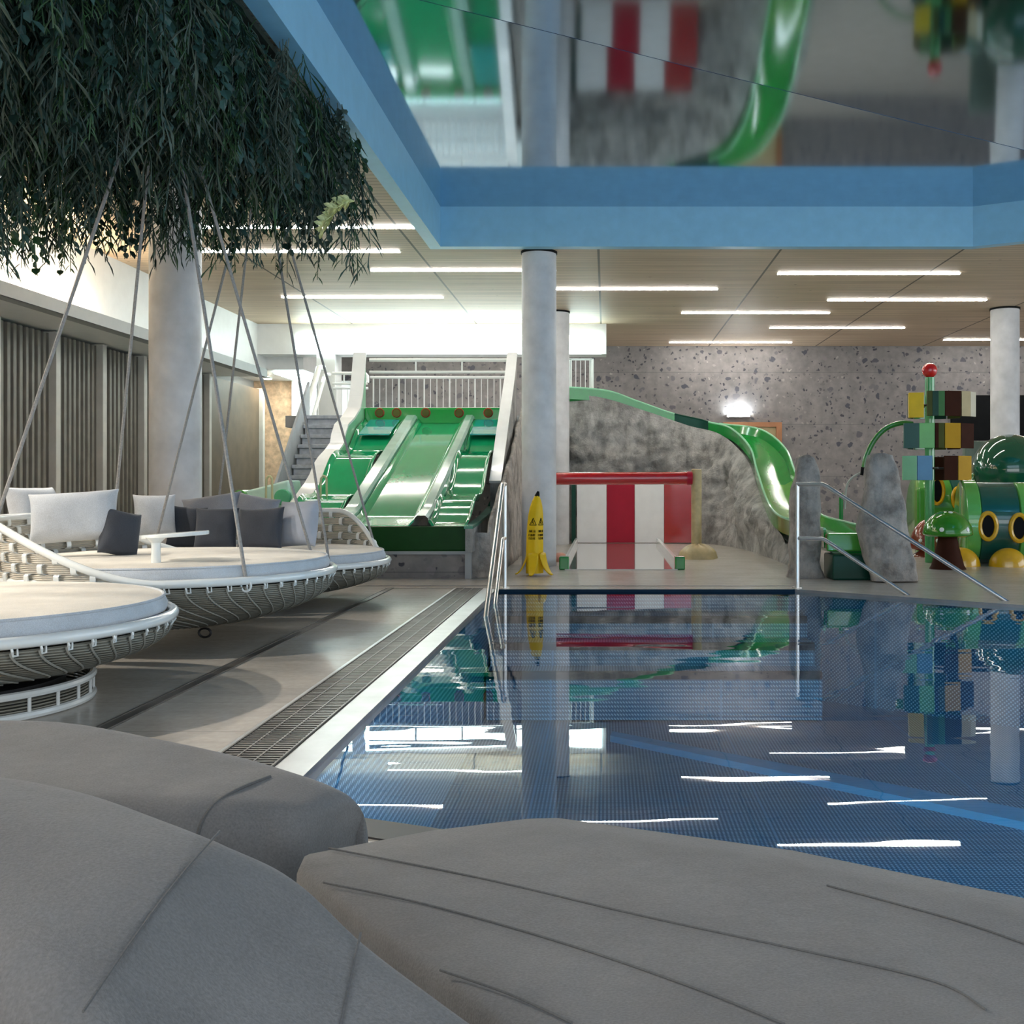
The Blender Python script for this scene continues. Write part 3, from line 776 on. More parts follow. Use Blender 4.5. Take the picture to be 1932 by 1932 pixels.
# ------------------------------------------------------------------ red and white splash panel with its tube and basin
t = thing('striped_screen', 'red and white striped upright panel standing against the rock hill', 'screen', (.5, 18.3, 0))
xs = [-.51, .005, .49, .995, 1.475]
for i in range(4):
    m = MB(); m.box(xs[i]+.003, xs[i+1]-.003, 18.28, 18.35, .02, 1.08)
    m.build('panel_board', (PANEL_WHITE, CRIMSON, PANEL_WHITE, RED)[i], t)
m = MB(); m.box(-.60, -.53, 18.26, 18.39, 0, 1.08); m.build('frame_post', DARK_GREEN, t)
t = thing('red_tube_post', 'thick red tube carried by a sand coloured post, in front of the striped panel', 'play element', (1.28, 14.8, 0))
m = MB(); m.tube([P(1046, 903, 14.8), P(1306, 902, 14.8)], .088, 32); m.build('red_tube', RED, t, smooth=True, bevel=.008)
c = P(1314, 885, 14.8)
m = MB(); m.tube([(c.x, 14.8, .1), (c.x, 14.8, c.z-.01), (c.x, 14.8, c.z)], [.072, .072, .06], 28); m.build('post', SAND, t, smooth=True)
m = MB(); m.tube([P(1296, 902, 14.8), P(1306, 902, 14.8)], .094, 28); m.build('collar', CRIMSON, t, smooth=True)
def moundf(i, j):
    r = .27*(1-j/12); a = 2*PI*i/40; zz = .20*math.sqrt(max(0, 1-(r/.27)**2))
    rr = r*(1+.07*math.sin(5*a)*(1 if j < 11 else 0))
    return Vector((c.x+.02+rr*math.cos(a), 14.75+rr*math.sin(a), zz*(1+.05*math.sin(7*a))))
m = MB(); m.grid(moundf, 40, 13, wrap=True); m.build('sand_mound', SAND, t, smooth=True)
m = MB(); m.sphere((-.62, 14.2, 0), .13, 20, 8, (1, 1, .9), 0)
tag(m.build('coral_button', M('coral_rubber', (.55, .24, .17), .5), smooth=True), 'small coral rubber dome behind the front column foot', 'play element')
t = thing('splash_basin', 'shallow wet basin with white side rails in front of the striped panel', 'basin', (.2, 15.6, 0))
WET = N('wet_basin'); WET.color((.52, .50, .47)); WET = WET.done(.05, 0, 1.0, 1)
m = MB(); m.box(-.5, .86, 12.75, 18.2, .002, .012); m.build('basin_floor', WET, t)
for x in (-.54, .86):
    m = MB(); m.box(x, x+.05, 12.95, 18.2, 0, .10); m.build('side_rail', WHITE_GLOSS, t, bevel=.01)
    m = MB(); m.box(x-.03, x+.09, 12.78, 12.96, 0, .16); m.build('rail_end', GREEN, t, bevel=.015)

# ------------------------------------------------------------------ banana shaped floor sign
bx, by = (1010-CX)*12.0/F, 12.0
t = thing('banana_floor_sign', 'yellow banana peel wet floor cone with black tip, beside the front column', 'floor sign', (bx, by, 0))
def ban(i, j):
    prof = [(.098, .0), (.098, .12), (.097, .25), (.094, .40), (.090, .55), (.083, .66), (.07, .75), (.05, .82), (.032, .86), (.028, .872)]
    r, z = prof[j]; a = 2*PI*i/40 + .35
    r *= 1+.055*math.cos(5*a)
    lean = .03*(z/.87)**3
    return Vector((bx+r*math.cos(a)+lean-.012, by+r*math.sin(a), z+.03))
m = MB(); m.grid(ban, 40, 10, wrap=True); m.v += []; m.f.append(tuple(360+i for i in range(40))); body = m.build('peel_body', BRIGHT_YELLOW, t, smooth=True, angle=70)
m = MB(); m.tube([(bx+.018, by, .895), (bx+.026, by, .92), (bx+.034, by, .955)], [.03, .024, .012], 14); m.build('tip', BLACK, t, smooth=True)
for k in range(5):
    a = 2*PI*k/5 - PI/2 - .18
    def pet(i, j, a=a):
        u = j/9; w = .062*(1-u*u*.75); s = (i/6-.5)*2
        r = .095 + .13*u**1.4; z = .26*(1-u)**1.5+.008+.012*u
        return Vector((bx+math.cos(a)*r-math.sin(a)*w*s, by+math.sin(a)*r+math.cos(a)*w*s, z-.015*abs(s)*(1-u)))
    m = MB(); m.grid(pet, 7, 10); m.build('peel_flap', BRIGHT_YELLOW, t, smooth=True, solid=.012)
# printed warning triangle and three lines of lettering on two faces of the cone
for a0 in (-PI/2-.20, -PI/2+.95):
    def on(u, z, out=.0035):
        a = a0+u/.095; rr = .0965 if z < .42 else .0965-(z-.42)*.06
        aa = a-.35+.35; rr *= 1+.055*math.cos(5*aa)
        lean = .03*(z/.87)**3
        return Vector((bx+(rr+out)*math.cos(a)+lean-.012, by+(rr+out)*math.sin(a), z+.03))
    m = MB(); tri = [(-.042, .545), (.042, .545), (0, .625)]
    for q in range(3):
        p, r = tri[q], tri[(q+1) % 3]
        m.tube([on(p[0]+(r[0]-p[0])*k/6, p[1]+(r[1]-p[1])*k/6) for k in range(7)], .0035, 5)
    m.tube([on(-.006, .605), on(.0, .578), on(.014, .556)], .0035, 5); m.tube([on(-.004, .585), on(-.016, .562)], .0035, 5)
    m.sphere(on(-.008, .608), .005, 8, 6); m.build('warning_triangle', BLACK, body)
    m = MB()
    for z, wd in ((.475, .042), (.432, .044), (.395, .040)):
        x = -wd; rng = random.Random(int(z*1000)); h = .012
        while x < wd-.006:
            lw = rng.choice((.006, .008, .009))
            m.tube([on(x, z-h), on(x, z+h)], .0018, 4)
            if rng.random() < .7: m.tube([on(x, z+h), on(x+lw*.7, z+h)], .0018, 4)
            if rng.random() < .6: m.tube([on(x, z), on(x+lw*.6, z)], .0018, 4)
            if rng.random() < .6: m.tube([on(x, z-h), on(x+lw*.7, z-h)], .0018, 4)
            if rng.random() < .4: m.tube([on(x+lw*.7, z-h), on(x+lw*.7, z+h)], .0018, 4)
            x += lw+.0035
    m.build('lettering', BLACK, body)

# ------------------------------------------------------------------ pool handrails
def pool_rail(loc, rot, label, slope_len, first):
    t = thing('pool_handrail', label, 'handrail', loc, 'steel handrails into the pool'); t.rotation_euler = (0, 0, rot)
    m = MB(); m.tube([(0, 0, 0), (0, 0, 1.03)], .021, 12); m.build('post', STEEL, t, smooth=True, local=True)
    m = MB(); m.tube([(-.01, 0, 1.035), (.27, 0, 1.035), (.30, 0, 1.02), (2.02, 0, -.02+.0), (2.16, 0, -.10)], .021, 12); m.build('top_rail', STEEL, t, smooth=True, local=True)
    m = MB(); m.tube([(0, 0, .50), (.27, 0, .50), (.30, 0, .485), (1.22, 0, -.07)], .019, 12); m.build('lower_rail', STEEL, t, smooth=True, local=True)
    m = MB(); m.tube([(0, 0, 0), (0, 0, .012)], .05, 20); m.build('base_flange', STEEL, t, smooth=True, local=True)
pool_rail((1.90, 10.55, 0), math.atan2(-1.12, 1.70), 'steel handrail descending into the pool in front of the rock posts', 1, True)
pool_rail((-1.01, 10.55, 0), -PI/2+.02, 'steel handrail at the left pool corner, seen end on by the banana sign', 1, False)
# ------------------------------------------------------------------ play tower with panel drums
TY = 14.0
tx = (1754-CX)*TY/F
t = thing('play_tower', 'green play tower with red ball top and three drums of coloured panels', 'play tower', (tx, TY, 0))
m = MB(); m.tube([(tx, TY, 0), (tx, TY, EYE+(CY-712)*TY/F)], .062, 24); m.build('pole', M('fresh_green_gelcoat', (.10, .42, .16), .15, coat=.6), t, smooth=True)
m = MB(); m.sphere((tx, TY, EYE+(CY-699)*TY/F), .10, 28, 18); m.build('ball', M('red_ball_gelcoat', (.62, .012, .015), .12, coat=.8), t, smooth=True)
def drum(y0, y1, cols, px0, edges):
    """ring of eight hanging panels; the front ones follow the pixel edges"""
    z0 = EYE+(CY-y1)*TY/F; z1 = EYE+(CY-y0)*TY/F
    for (a, b, mt, dy) in edges:
        xa, xb = (a-CX)*TY/F, (b-CX)*TY/F
        ya = TY - .40*math.sqrt(max(.02, 1-((xa-tx)/.62)**2)); yb = TY - .40*math.sqrt(max(.02, 1-((xb-tx)/.62)**2))
        m = MB(); m.slab([(xa, ya, z0+dy), (xb, yb, z0+dy), (xb, yb, z1+dy), (xa, ya, z1+dy)], (0, .04, 0)); m.build('panel', mt, t, bevel=.004)
    for k, mt in enumerate(cols):
        a0 = .25 + k*.66; xa, xb = tx+.09+.36*math.cos(a0), tx+.09+.36*math.cos(a0+.6)
        m = MB(); m.slab([(xa, TY+.36*math.sin(a0), z0), (xb, TY+.36*math.sin(a0+.6), z0), (xb, TY+.36*math.sin(a0+.6), z1), (xa, TY+.36*math.sin(a0), z1)], (0, .04, 0)); m.build('panel', mt, t, bevel=.004)
    m = MB(); m.tube([(tx-.2, TY-.05, (z0+z1)/2), (tx+.4, TY-.05, (z0+z1)/2)], .014, 8); m.tube([(tx, TY-.36, (z0+z1)/2), (tx, TY+.36, (z0+z1)/2)], .014, 8); m.build('spoke', DARK_METAL, t)
LIGHT_TAN = M('pale_tan_panel', (.58, .53, .38), .4, var=.05)
drum(742, 788, (OLIVE, DARK_GREEN, GREEN, OLIVE), 1767, [(1702, 1727, BRIGHT_YELLOW, -.02), (1733, 1742, OLIVE, 0), (1742, 1753, DARK_GREEN, 0), (1753, 1764.5, M('mid_green_panel', (.035, .17, .035), .3), 0), (1765, 1797, BROWN, 0), (1798, 1818, TAN, 0), (1818, 1832, LIGHT_TAN, 0)])
drum(801, 847, (BROWN, OLIVE, GREEN, DARK_GREEN), 1760, [(1694, 1719, M('dark_teal_panel', (.01, .10, .085), .3), 0), (1719, 1746, M('apple_green_panel', (.12, .46, .11), .3), 0), (1747, 1753, BROWN, 0), (1753, 1764, OLIVE, 0), (1765, 1796, MUSTARD, 0), (1797, 1826, BROWN, 0)])
drum(861, 906, (OLIVE, BROWN, GREEN, DARK_GREEN), 1756, [(1692, 1715, M('mint_panel', (.25, .58, .33), .3), 0), (1716, 1742, SKYBLUE, 0), (1764, 1790, BROWN, 0), (1791, 1820, MUSTARD, 0)])
arch = spline([P(1722, 800, 14.1), P(1700, 798, 14.1), P(1672, 808, 14.1), P(1650, 830, 14.1), P(1634, 862, 14.1), P(1630, 884, 14.1)], 6)
m = MB(); m.tube(arch, .034, 12); m.build('spray_arch', M('arch_green', (.03, .22, .035), .2, coat=.5), t, smooth=True)
m = MB(); m.tube([P(1630, 882, 14.1), P(1627, 897, 14.1)], [.04, .03], 14); m.build('nozzle', BLACK, t, smooth=True)
t2 = thing('water_spout', 'slim green post with a thin pale curved hose behind the end of the flume', 'play element', tuple(Vector((P(1587, 930, 14.3).x, 14.3, 0))))
c = P(1587, 930, 14.3)
m = MB(); m.tube([(c.x, 14.3, 0), c], .028, 12); m.build('post', GREEN, t2, smooth=True)
m = MB(); m.tube(spline([P(1624, 892, 14.2), P(1607, 902, 14.2), P(1597, 920, 14.25), P(1594, 960, 14.3)], 6), .015, 8); m.build('hose', M('pale_hose', (.5, .52, .48), .4), t2, smooth=True)

# ------------------------------------------------------------------ barrel play tunnels
def ring_part(cx, cy, cz, rx, rz, tilt, parent):
    c = (cx, cy, cz); rot = Matrix.Rotation(tilt, 4, 'Z')
    m = MB(); k = 36
    pts = [Vector((rx*math.cos(2*PI*i/k), 0, rz*math.sin(2*PI*i/k))) for i in range(k)]
    m.tube(pts, .030, 8, closed=True); m.xform(Matrix.Translation(c) @ rot); o = m.build('porthole_ring', YELLOW, parent, smooth=True)
    m = MB(); m.add([(p.x, -.006, p.z) for p in pts] + [(p.x, .04, p.z) for p in pts], [tuple(range(k)), tuple(reversed(range(k, 2*k)))] + [(i, (i+1) % k, k+(i+1) % k, k+i) for i in range(k)])
    m.xform(Matrix.Translation(c) @ rot); m.build('porthole', BLACK, o)
def barrel(t, x0, x1, Y, r, zc, bands):
    n = len(bands)
    for i, (a, b, mt, k) in enumerate(bands):
        m = MB(); xa, xb = x0+(x1-x0)*a, x0+(x1-x0)*b
        m.tube([(xa, Y, zc), (xa+.015, Y, zc), (xb-.015, Y, zc), (xb, Y, zc)], [r*k-.02, r*k, r*k, r*k-.02], 48); m.build('barrel_band', mt, t, smooth=True)
BY, BR = 13.9, .54
sX = lambda px, Y: (px-CX)*Y/F
t = thing('play_tunnel', 'large green banded barrel tunnel with yellow ringed portholes, at the right edge', 'play tunnel', (sX(1890, BY), BY, 0))
barrel(t, sX(1815, BY), sX(2100, BY), BY, BR, .52, [(0, .09, M('spring_green_gelcoat', (.13, .48, .10), .14, coat=.6), 1.06), (.09, .33, M('petrol_gelcoat', (.010, .105, .085), .12, coat=.8), 1.0), (.33, .62, bpy.data.materials['spring_green_gelcoat'], 1.0), (.62, 1, bpy.data.materials['petrol_gelcoat'], 1.0)])
fy = BY-BR
ring_part(sX(1880, fy), fy-.012, EYE+(CY-993)*fy/F, .10, .165, 0, t)
ring_part(sX(1936, fy), fy-.012, EYE+(CY-996)*fy/F, .10, .165, 0, t)
for px, py in ((1833, 1060), (1918, 1064)):
    m = MB(); m.sphere((sX(px, 13.3), 13.3, .0), .235, 28, 10, (1, .8, 1), 0); m.build('foot', YELLOW, t, smooth=True)
t.rotation_euler.z = -.17
t = thing('play_dome', 'glossy dark green dome behind the barrel tunnel, in front of the right column', 'play dome', (sX(1905, 15.6), 15.6, 0))
m = MB(); m.sphere((sX(1905, 15.9), 15.9, 1.22), .56, 40, 26); m.build('dome', M('forest_gelcoat', (.006, .085, .045), .07, coat=1), t, smooth=True)
m = MB(); m.tube([(sX(1905, 15.9), 15.9, 0), (sX(1905, 15.9), 15.9, .8)], .42, 40); m.build('drum_base', DARK_GREEN, t, smooth=True)
t = thing('play_tunnel', 'rear play tunnel with yellow ringed portholes behind the play tower', 'play tunnel', (sX(1785, 17.05), 17.05, 0))
barrel(t, sX(1728, 17.05), sX(1832, 17.05), 17.05, .57, .62, [(0, .5, LEAF_GREEN, 1.0), (.5, 1, bpy.data.materials['petrol_gelcoat'], 1.0)])
ring_part(sX(1768, 16.47), 16.465, EYE+(CY-926)*16.47/F, .10, .20, 0, t); ring_part(sX(1809, 16.47), 16.465, EYE+(CY-940)*16.47/F, .095, .165, 0, t)
m = MB(); m.box(sX(1728, 15.6), sX(1752, 15.6), 15.5, 15.7, 0, .98); m.box(sX(1752, 15.6), sX(1800, 15.6), 15.5, 15.7, 1.25, 1.36); m.build('entrance_frame', LEAF_GREEN, t, bevel=.04)
m = MB(); m.box(sX(1818, 18.2), sX(1905, 18.2), 18.12, 18.3, 0, EYE+(CY-832)*18.2/F)
tag(m.build('play_wall', M('grey_green_panel', (.12, .17, .14), .4), bevel=.04), 'grey green play wall behind the dark dome, under the dark wall opening', 'panel')

# ------------------------------------------------------------------ mushrooms
def mushroom(px, foot_y, capw, caph, top_y, mats, label, dots):
    Y = F*EYE/(foot_y-CY); x = sX(px, Y); k = Y/F
    zt = EYE+(CY-top_y)*k; rc = capw*k/2; hc = caph*k
    t = thing('toadstool', label, 'toadstool', (x, Y, 0), 'toadstools by the play tunnels')
    zb = zt-hc
    m = MB(); m.lathe([(34*k*mats[2], 0), (30*k*mats[2], .04), (20*k*mats[2], zb*.7), (16*k*mats[2], zb+.03)], (x, Y, 0), 28); m.build('stalk', mats[1], t, smooth=True)
    prof = [(rc*.35, zb+.01), (rc*.8, zb-.02), (rc*.97, zb), (rc, zb+.05*hc)]+[(rc*math.cos(a), zb+hc*math.sin(a)) for a in [PI/2*q/14 for q in range(1, 15)]]
    m = MB(); m.lathe(prof, (x, Y, 0), 40); cap = m.build('cap', mats[0], t, smooth=True, angle=80)
    for a, e in dots:
        p = Vector((x+rc*math.cos(e)*math.cos(a), Y+rc*math.cos(e)*math.sin(a), zb+hc*math.sin(e)))
        nrm = Vector((math.cos(e)*math.cos(a), math.cos(e)*math.sin(a), math.sin(e)*rc/hc)).normalized()
        m = MB(); m.sphere((0, 0, 0), .028, 14, 8, (1, 1, .25)); m.xform(Matrix.Translation(p) @ nrm.to_track_quat('Z', 'Y').to_matrix().to_4x4()); m.build('dot', PANEL_WHITE, cap, smooth=True)
mushroom(1788, 1073, 92, 46, 963, (M('grass_green_gelcoat', (.035, .24, .012), .12, coat=.6), BROWN, 1.0), 'green toadstool with white dots on a dark brown stalk', [(-PI/2-.55, .25), (-PI/2+.62, .25), (-PI/2, 1.2), (.4, .5), (2.6, .4), (1.4, .5)])
mushroom(1752, 1050, 70, 56, 979, (RUST, RUST, .9), 'rust red toadstool with white dots half hidden behind the green one', [(-PI/2-.75, .3), (-PI/2-.35, .7), (-PI/2+.2, .3), (.5, .5), (2.4, .5)])

# ------------------------------------------------------------------ woven daybeds
def rope(a, b, r, parent, mat):
    m = MB(); m.tube([a, b], r, 8); return m.build('rope', mat, parent, smooth=True)
def daybed(name, label, c, R, zr, depth, shell_dir, apex, base, bowl_hook=False, half_deg=100, H=.36, full=.27):
    cx, cy = c
    t = thing(name, label, 'daybed', (cx, cy, 0), 'round woven daybeds beside the pool')
    pol = lambda r, a, z: Vector((cx+r*math.cos(a), cy+r*math.sin(a), z))
    # bowl with swirling ribs
    nu, nv, nr = 336, 22, 56
    def bowl(i, j):
        v = j/(nv-1); a = 2*PI*i/nu
        r = R*(.99*math.cos(v*PI/2)**.62 if v < 1 else 0) if False else R*.985*(1-v**2.3)**.72 if v < 1 else .0
        r = max(r, .03)
        sw = .85*v**2.0
        ph = (nr*i/nu) % 1
        bump = .034*(ph-.4)*min(1, 5*v+.1)*(1-.6*v)
        return pol(r+bump, a+sw, zr-.035-depth*v)
    m = MB(); m.grid(bowl, nu, nv, wrap=True); m.build('woven_bowl', WICKER, t, smooth=True, angle=70)
    m = MB()
    for q in range(nr):
        a0 = 2*PI*(q+.98)/nr
        pts = []
        for j in range(0, 17):
            v = .02+.9*j/16; r = R*.985*(1-v**2.3)**.72; pts.append(pol(r+.012, a0+.85*v**2.0, zr-.035-depth*v))
        m.tube(pts, [.0055-.002*j/16 for j in range(17)], 5)
    m.build('bowl_rib', M('rib_fibre', (.33, .32, .28), .6) if 'rib_fibre' not in bpy.data.materials else bpy.data.materials['rib_fibre'], t, smooth=True)
    m = MB(); m.tube([pol(R, 2*PI*i/96, zr) for i in range(96)], .026, 10, closed=True); rim = m.build('rim', WHITE_GLOSS, t, smooth=True)
    m = MB(); pl = []
    for q in range(nr):
        a = 2*PI*q/nr; w1, w2 = 2*PI*.16/nr, 2*PI*.84/nr
        pl += [pol(R+.004, a, zr-.012), pol(R+.008, a+.004, zr-.034), pol(R*.985+.006, a+.01, zr-.055), pol(R*.985+.002, a+w1+.012, zr-.055), pol(R-.004, a+w1+.008, zr-.012), pol(R-.004, a+w2, zr-.012)]
    m.tube(pl, .0065, 5, closed=True)
    m.build('stitching', WHITE_GLOSS, rim, smooth=True)
    # mattress
    prof = [(.02, .0), (R-.06, .0), (R-.035, .02), (R-.03, .055), (R-.045, .085), (R-.10, .102), (R*.5, .112), (.0, .115)]
    m = MB(); m.lathe([(r, zr+z) for r, z in prof], (cx, cy, 0), 72); mt = m.build('mattress', CREAM_CLOTH, t, smooth=True)
    m = MB(); m.tube([pol(R-.048, 2*PI*i/72, zr+.088) for i in range(72)], .008, 6, closed=True); m.build('piping', PALE_CLOTH, mt, smooth=True)
    m = MB(); m.lathe([(R-.055, zr+.004), (R-.0325, zr+.02), (R-.0265, zr+.05), (R-.0415, zr+.082)], (cx, cy, 0), 72); m.f = m.f[:-2]; m.build('mattress_band', PALE_CLOTH, mt, smooth=True)
    # woven back shell
    if shell_dir is not None:
        half = math.radians(half_deg)
        top = lambda d: H*((1-smoothstep(full*half, half, abs(d))))
        flare = lambda h: R + .035*h/H + .004
        rows = 6; pitch = H/rows
        ncol = int(2*half*R/.108)
        for q in range(rows):
            m = MB(); k = 150; vs = []; fs = []; last = None; idx = []
            for i in range(k+1):
                d = -half + 2*half*i/k
                hm = top(d)-.012
                z0 = q*pitch+.003; z1 = min((q+1)*pitch-.002, hm)
                if z1-z0 < .012: last = None; continue
                wv = .009*math.sin(PI*(ncol*(d+half)/(2*half)) + q*PI)
                a = shell_dir+d; bi = len(vs)
                vs += [pol(flare(z0)+wv, a, zr+z0), pol(flare((z0+z1)/2)+wv, a, zr+(z0+z1)/2), pol(flare(z1)+wv, a, zr+z1)]
                if last is not None: fs += [(last, bi, bi+1, last+1), (last+1, bi+1, bi+2, last+2)]
                last = bi
            if fs: m.add(vs, fs); m.build('woven_band', STRAP, t, solid=.006)
        m = MB()
        for q in range(ncol):
            d = -half + 2*half*(q+.5)/ncol; hm = top(d)
            if hm < .03: continue
            pl = []; kk = 40
            for j in range(kk+1):
                h = hm*j/kk; wv = -.019*math.sin(PI*q + PI/2)*math.tanh(3*math.cos(PI*(h/pitch-.5)))
                pl.append((h, wv))
            vs = []; wd = .034/R
            for h, wv in pl:
                vs += [pol(flare(h)+wv, shell_dir+d-wd/2, zr+h), pol(flare(h)+wv, shell_dir+d+wd/2, zr+h)]
            m.add(vs, [(2*i, 2*i+1, 2*i+3, 2*i+2) for i in range(kk)])
        m.build('weave_lattice', WHITE_GLOSS, t, solid=.007)
        m = MB(); m.tube([pol(flare(top(-half+2*half*i/90)), shell_dir-half+2*half*i/90, zr+top(-half+2*half*i/90)) for i in range(91)], .024, 10)
        m.build('shell_rim', WHITE_GLOSS, t, smooth=True)
    if apex is not None:
        ap = Vector(apex)
        for a in (45, 135, 225, 315):
            ang = math.radians(a); h = 0
            if shell_dir is not None:
                dd = (ang-shell_dir+PI) % (2*PI) - PI
                if abs(dd) < half: h = top(dd)
            p = pol(R+.03*(h > 0), ang, zr+h)
            q = ap+Vector((.05*math.cos(ang), .05*math.sin(ang), 0)); rope(q, p, .0115, t, ROPE)
            m = MB(); m.tube([p+Vector((.03*math.cos(2*PI*i/14), 0, -.03+.035*math.sin(2*PI*i/14))) for i in range(14)], .007, 6, closed=True); m.build('eyelet', WHITE_GLOSS, t, smooth=True)
        m = MB(); m.tube([ap+Vector((0, 0, -.02)), (ap.x, ap.y, CEIL)], .06, 20); m.build('ceiling_mount', DARK_METAL, t, smooth=True)
    if base:
        rb = .63
        m = MB()
        for z in (.018, .112): m.tube([pol(rb, 2*PI*i/64, z) for i in range(64)], .018, 8, closed=True)
        for q in range(26): m.tube([pol(rb, 2*PI*q/26, .018), pol(rb, 2*PI*q/26, .112)], .008, 6)
        m.build('base_ring', WHITE_GLOSS, t, smooth=True)
        m = MB()
        for z in (.038, .053, .068, .083, .097): m.tube([pol(rb-.01, 2*PI*i/48, z) for i in range(48)], .006, 5, closed=True)
        m.build('base_weave', WICKER, t, smooth=True)
        m = MB(); m.tube([(cx, cy, .015), (cx, cy, .12)], rb-.12, 40); m.build('turntable', DARK_METAL, t, smooth=True)
    if bowl_hook:
        c0 = Vector((cx+.25, cy-.1, zr-.035-depth-.02))
        m = MB(); m.tube([c0+Vector((.04*math.cos(2*PI*i/14), 0, .03*math.sin(2*PI*i/14))) for i in range(14)], .008, 6, closed=True); m.build('tether_ring', DARK_METAL, t, smooth=True)
    return t
D1 = (-3.12, 5.0); D2 = (-2.92, 7.15); D3 = (-2.98, 9.35)
daybed('standing_daybed', 'round woven daybed on a white ring base at the left, mattress empty', D1, 1.0, .40, .268, None, None, True)
t = daybed('hanging_daybed', 'hanging woven daybed with white tray, its basket back facing the left', D2, 1.05, .458, .35, math.radians(190), (-3.0, 7.15, 3.93), False, True)
# tray that swivels on the rim of the daybed
tc = P(330, 1009, 6.55)
m = MB(); m.tube([P(295, 1085, 6.45), P(294, 1020, 6.45)], [.030, .026], 12); m.tube([P(294, 1024, 6.45), P(294, 1014, 6.45)], [.028, .06], 12); tr = m.build('tray_stem', WHITE_GLOSS, t, smooth=True)
m = MB(); k = 40
pts = [(tc.x+.205*math.cos(2*PI*i/k), tc.y+.15*math.sin(2*PI*i/k)) for i in range(k)]
m.prism(pts, tc.z-.012, tc.z+.012); m.v = [p+Vector((0, 0, (p.x-tc.x)*.07)) for p in m.v]; m.build('tray', WHITE_GLOSS, t, bevel=.006)
daybed('hanging_daybed', 'hanging woven daybed farther back, its basket back facing the stairs, full of cushions', D3, 1.04, .36, .28, math.radians(90), (-3.06, 9.35, 3.93), False, False, 62, .42, .3)

# cushions
def cushion(name, label, px, py, Y, wpx, hpx, th, rx, rz, mat, group, roll=0):
    c = P(px, py, Y); w, h = wpx*Y/F, hpx*Y/F; k = 17
    def fn(s):
        def g(i, j):
            u, v = 2*i/(k-1)-1, 2*j/(k-1)-1
            e = (max(0, 1-abs(u)**2.6)*max(0, 1-abs(v)**2.6))**.55
            pin = 1-.10*(1-abs(u)**3)*abs(v)**4-.0; pin2 = 1-.10*(1-abs(v)**3)*abs(u)**4
            return Vector((u*w/2*pin2, s*th/2*e+.012*noise.noise(Vector((u*1.5+px, v*1.5, s)))*e, v*h/2*pin))
        return g
    m = MB(); m.grid(fn(1), k, k); m.grid(fn(-1), k, k)
    m.xform(Matrix.Translation(c) @ Matrix.Rotation(rz, 4, 'Z') @ Matrix.Rotation(rx, 4, 'X') @ Matrix.Rotation(roll, 4, 'Y'))
    o = m.build('cushion', mat, smooth=True, angle=85, subsurf=1)
    return tag(o, label, 'cushion', group)
g2, g3 = 'cushions on the near hanging daybed', 'cushions on the far hanging daybed'
r_ = math.radians
cushion('cushion', 'pale cushion crumpled against the back of the near hanging daybed, at its far left', 66, 962, 7.55, 110, 95, .22, r_(-18), r_(70), PALE_CLOTH, g2)
cushion('cushion', 'large pale cushion standing in the near hanging daybed, left of the dark one', 140, 975, 7.0, 168, 105, .24, r_(-16), r_(14), PALE_CLOTH, g2, r_(-4))
cushion('cushion', 'charcoal cushion leaning beside the large pale one behind the white tray', 226, 1006, 7.05, 80, 96, .17, r_(-14), r_(52), MID_CLOTH if False else DARK_CLOTH, g2, r_(14))
cushion('cushion', 'pale cushion at the left end of the far hanging daybed', 292, 972, 9.2, 80, 85, .22, r_(-12), r_(30), PALE_CLOTH, g3)
cushion('cushion', 'mid grey cushion at the back of the far daybed, in front of the thick column', 402, 966, 9.85, 118, 70, .2, r_(-14), r_(4), MID_CLOTH, g3, r_(-9))
cushion('cushion', 'charcoal cushion beside the pale left one on the far daybed', 352, 995, 9.35, 72, 88, .16, r_(-16), r_(18), DARK_CLOTH, g3, r_(5))
cushion('cushion', 'charcoal cushion in the middle of the far daybed, partly over its left neighbour', 408, 998, 9.15, 84, 88, .16, r_(-18), r_(8), DARK_CLOTH, g3)
cushion('cushion', 'mid grey cushion tilted behind the right charcoal cushion', 482, 968, 9.85, 90, 72, .18, r_(-14), r_(-6), MID_CLOTH, g3, r_(10))
cushion('cushion', 'charcoal cushion on the right of the far daybed, between the two thin ropes', 492, 998, 9.15, 94, 88, .16, r_(-18), r_(-8), DARK_CLOTH, g3, r_(-4))
cushion('cushion', 'pale grey cushion at the right end of the far daybed, before the green slide', 563, 988, 9.3, 88, 96, .2, r_(-14), r_(-18), M('blue_grey_cushion_cloth', (.42, .45, .52), .9), g3, r_(-3))

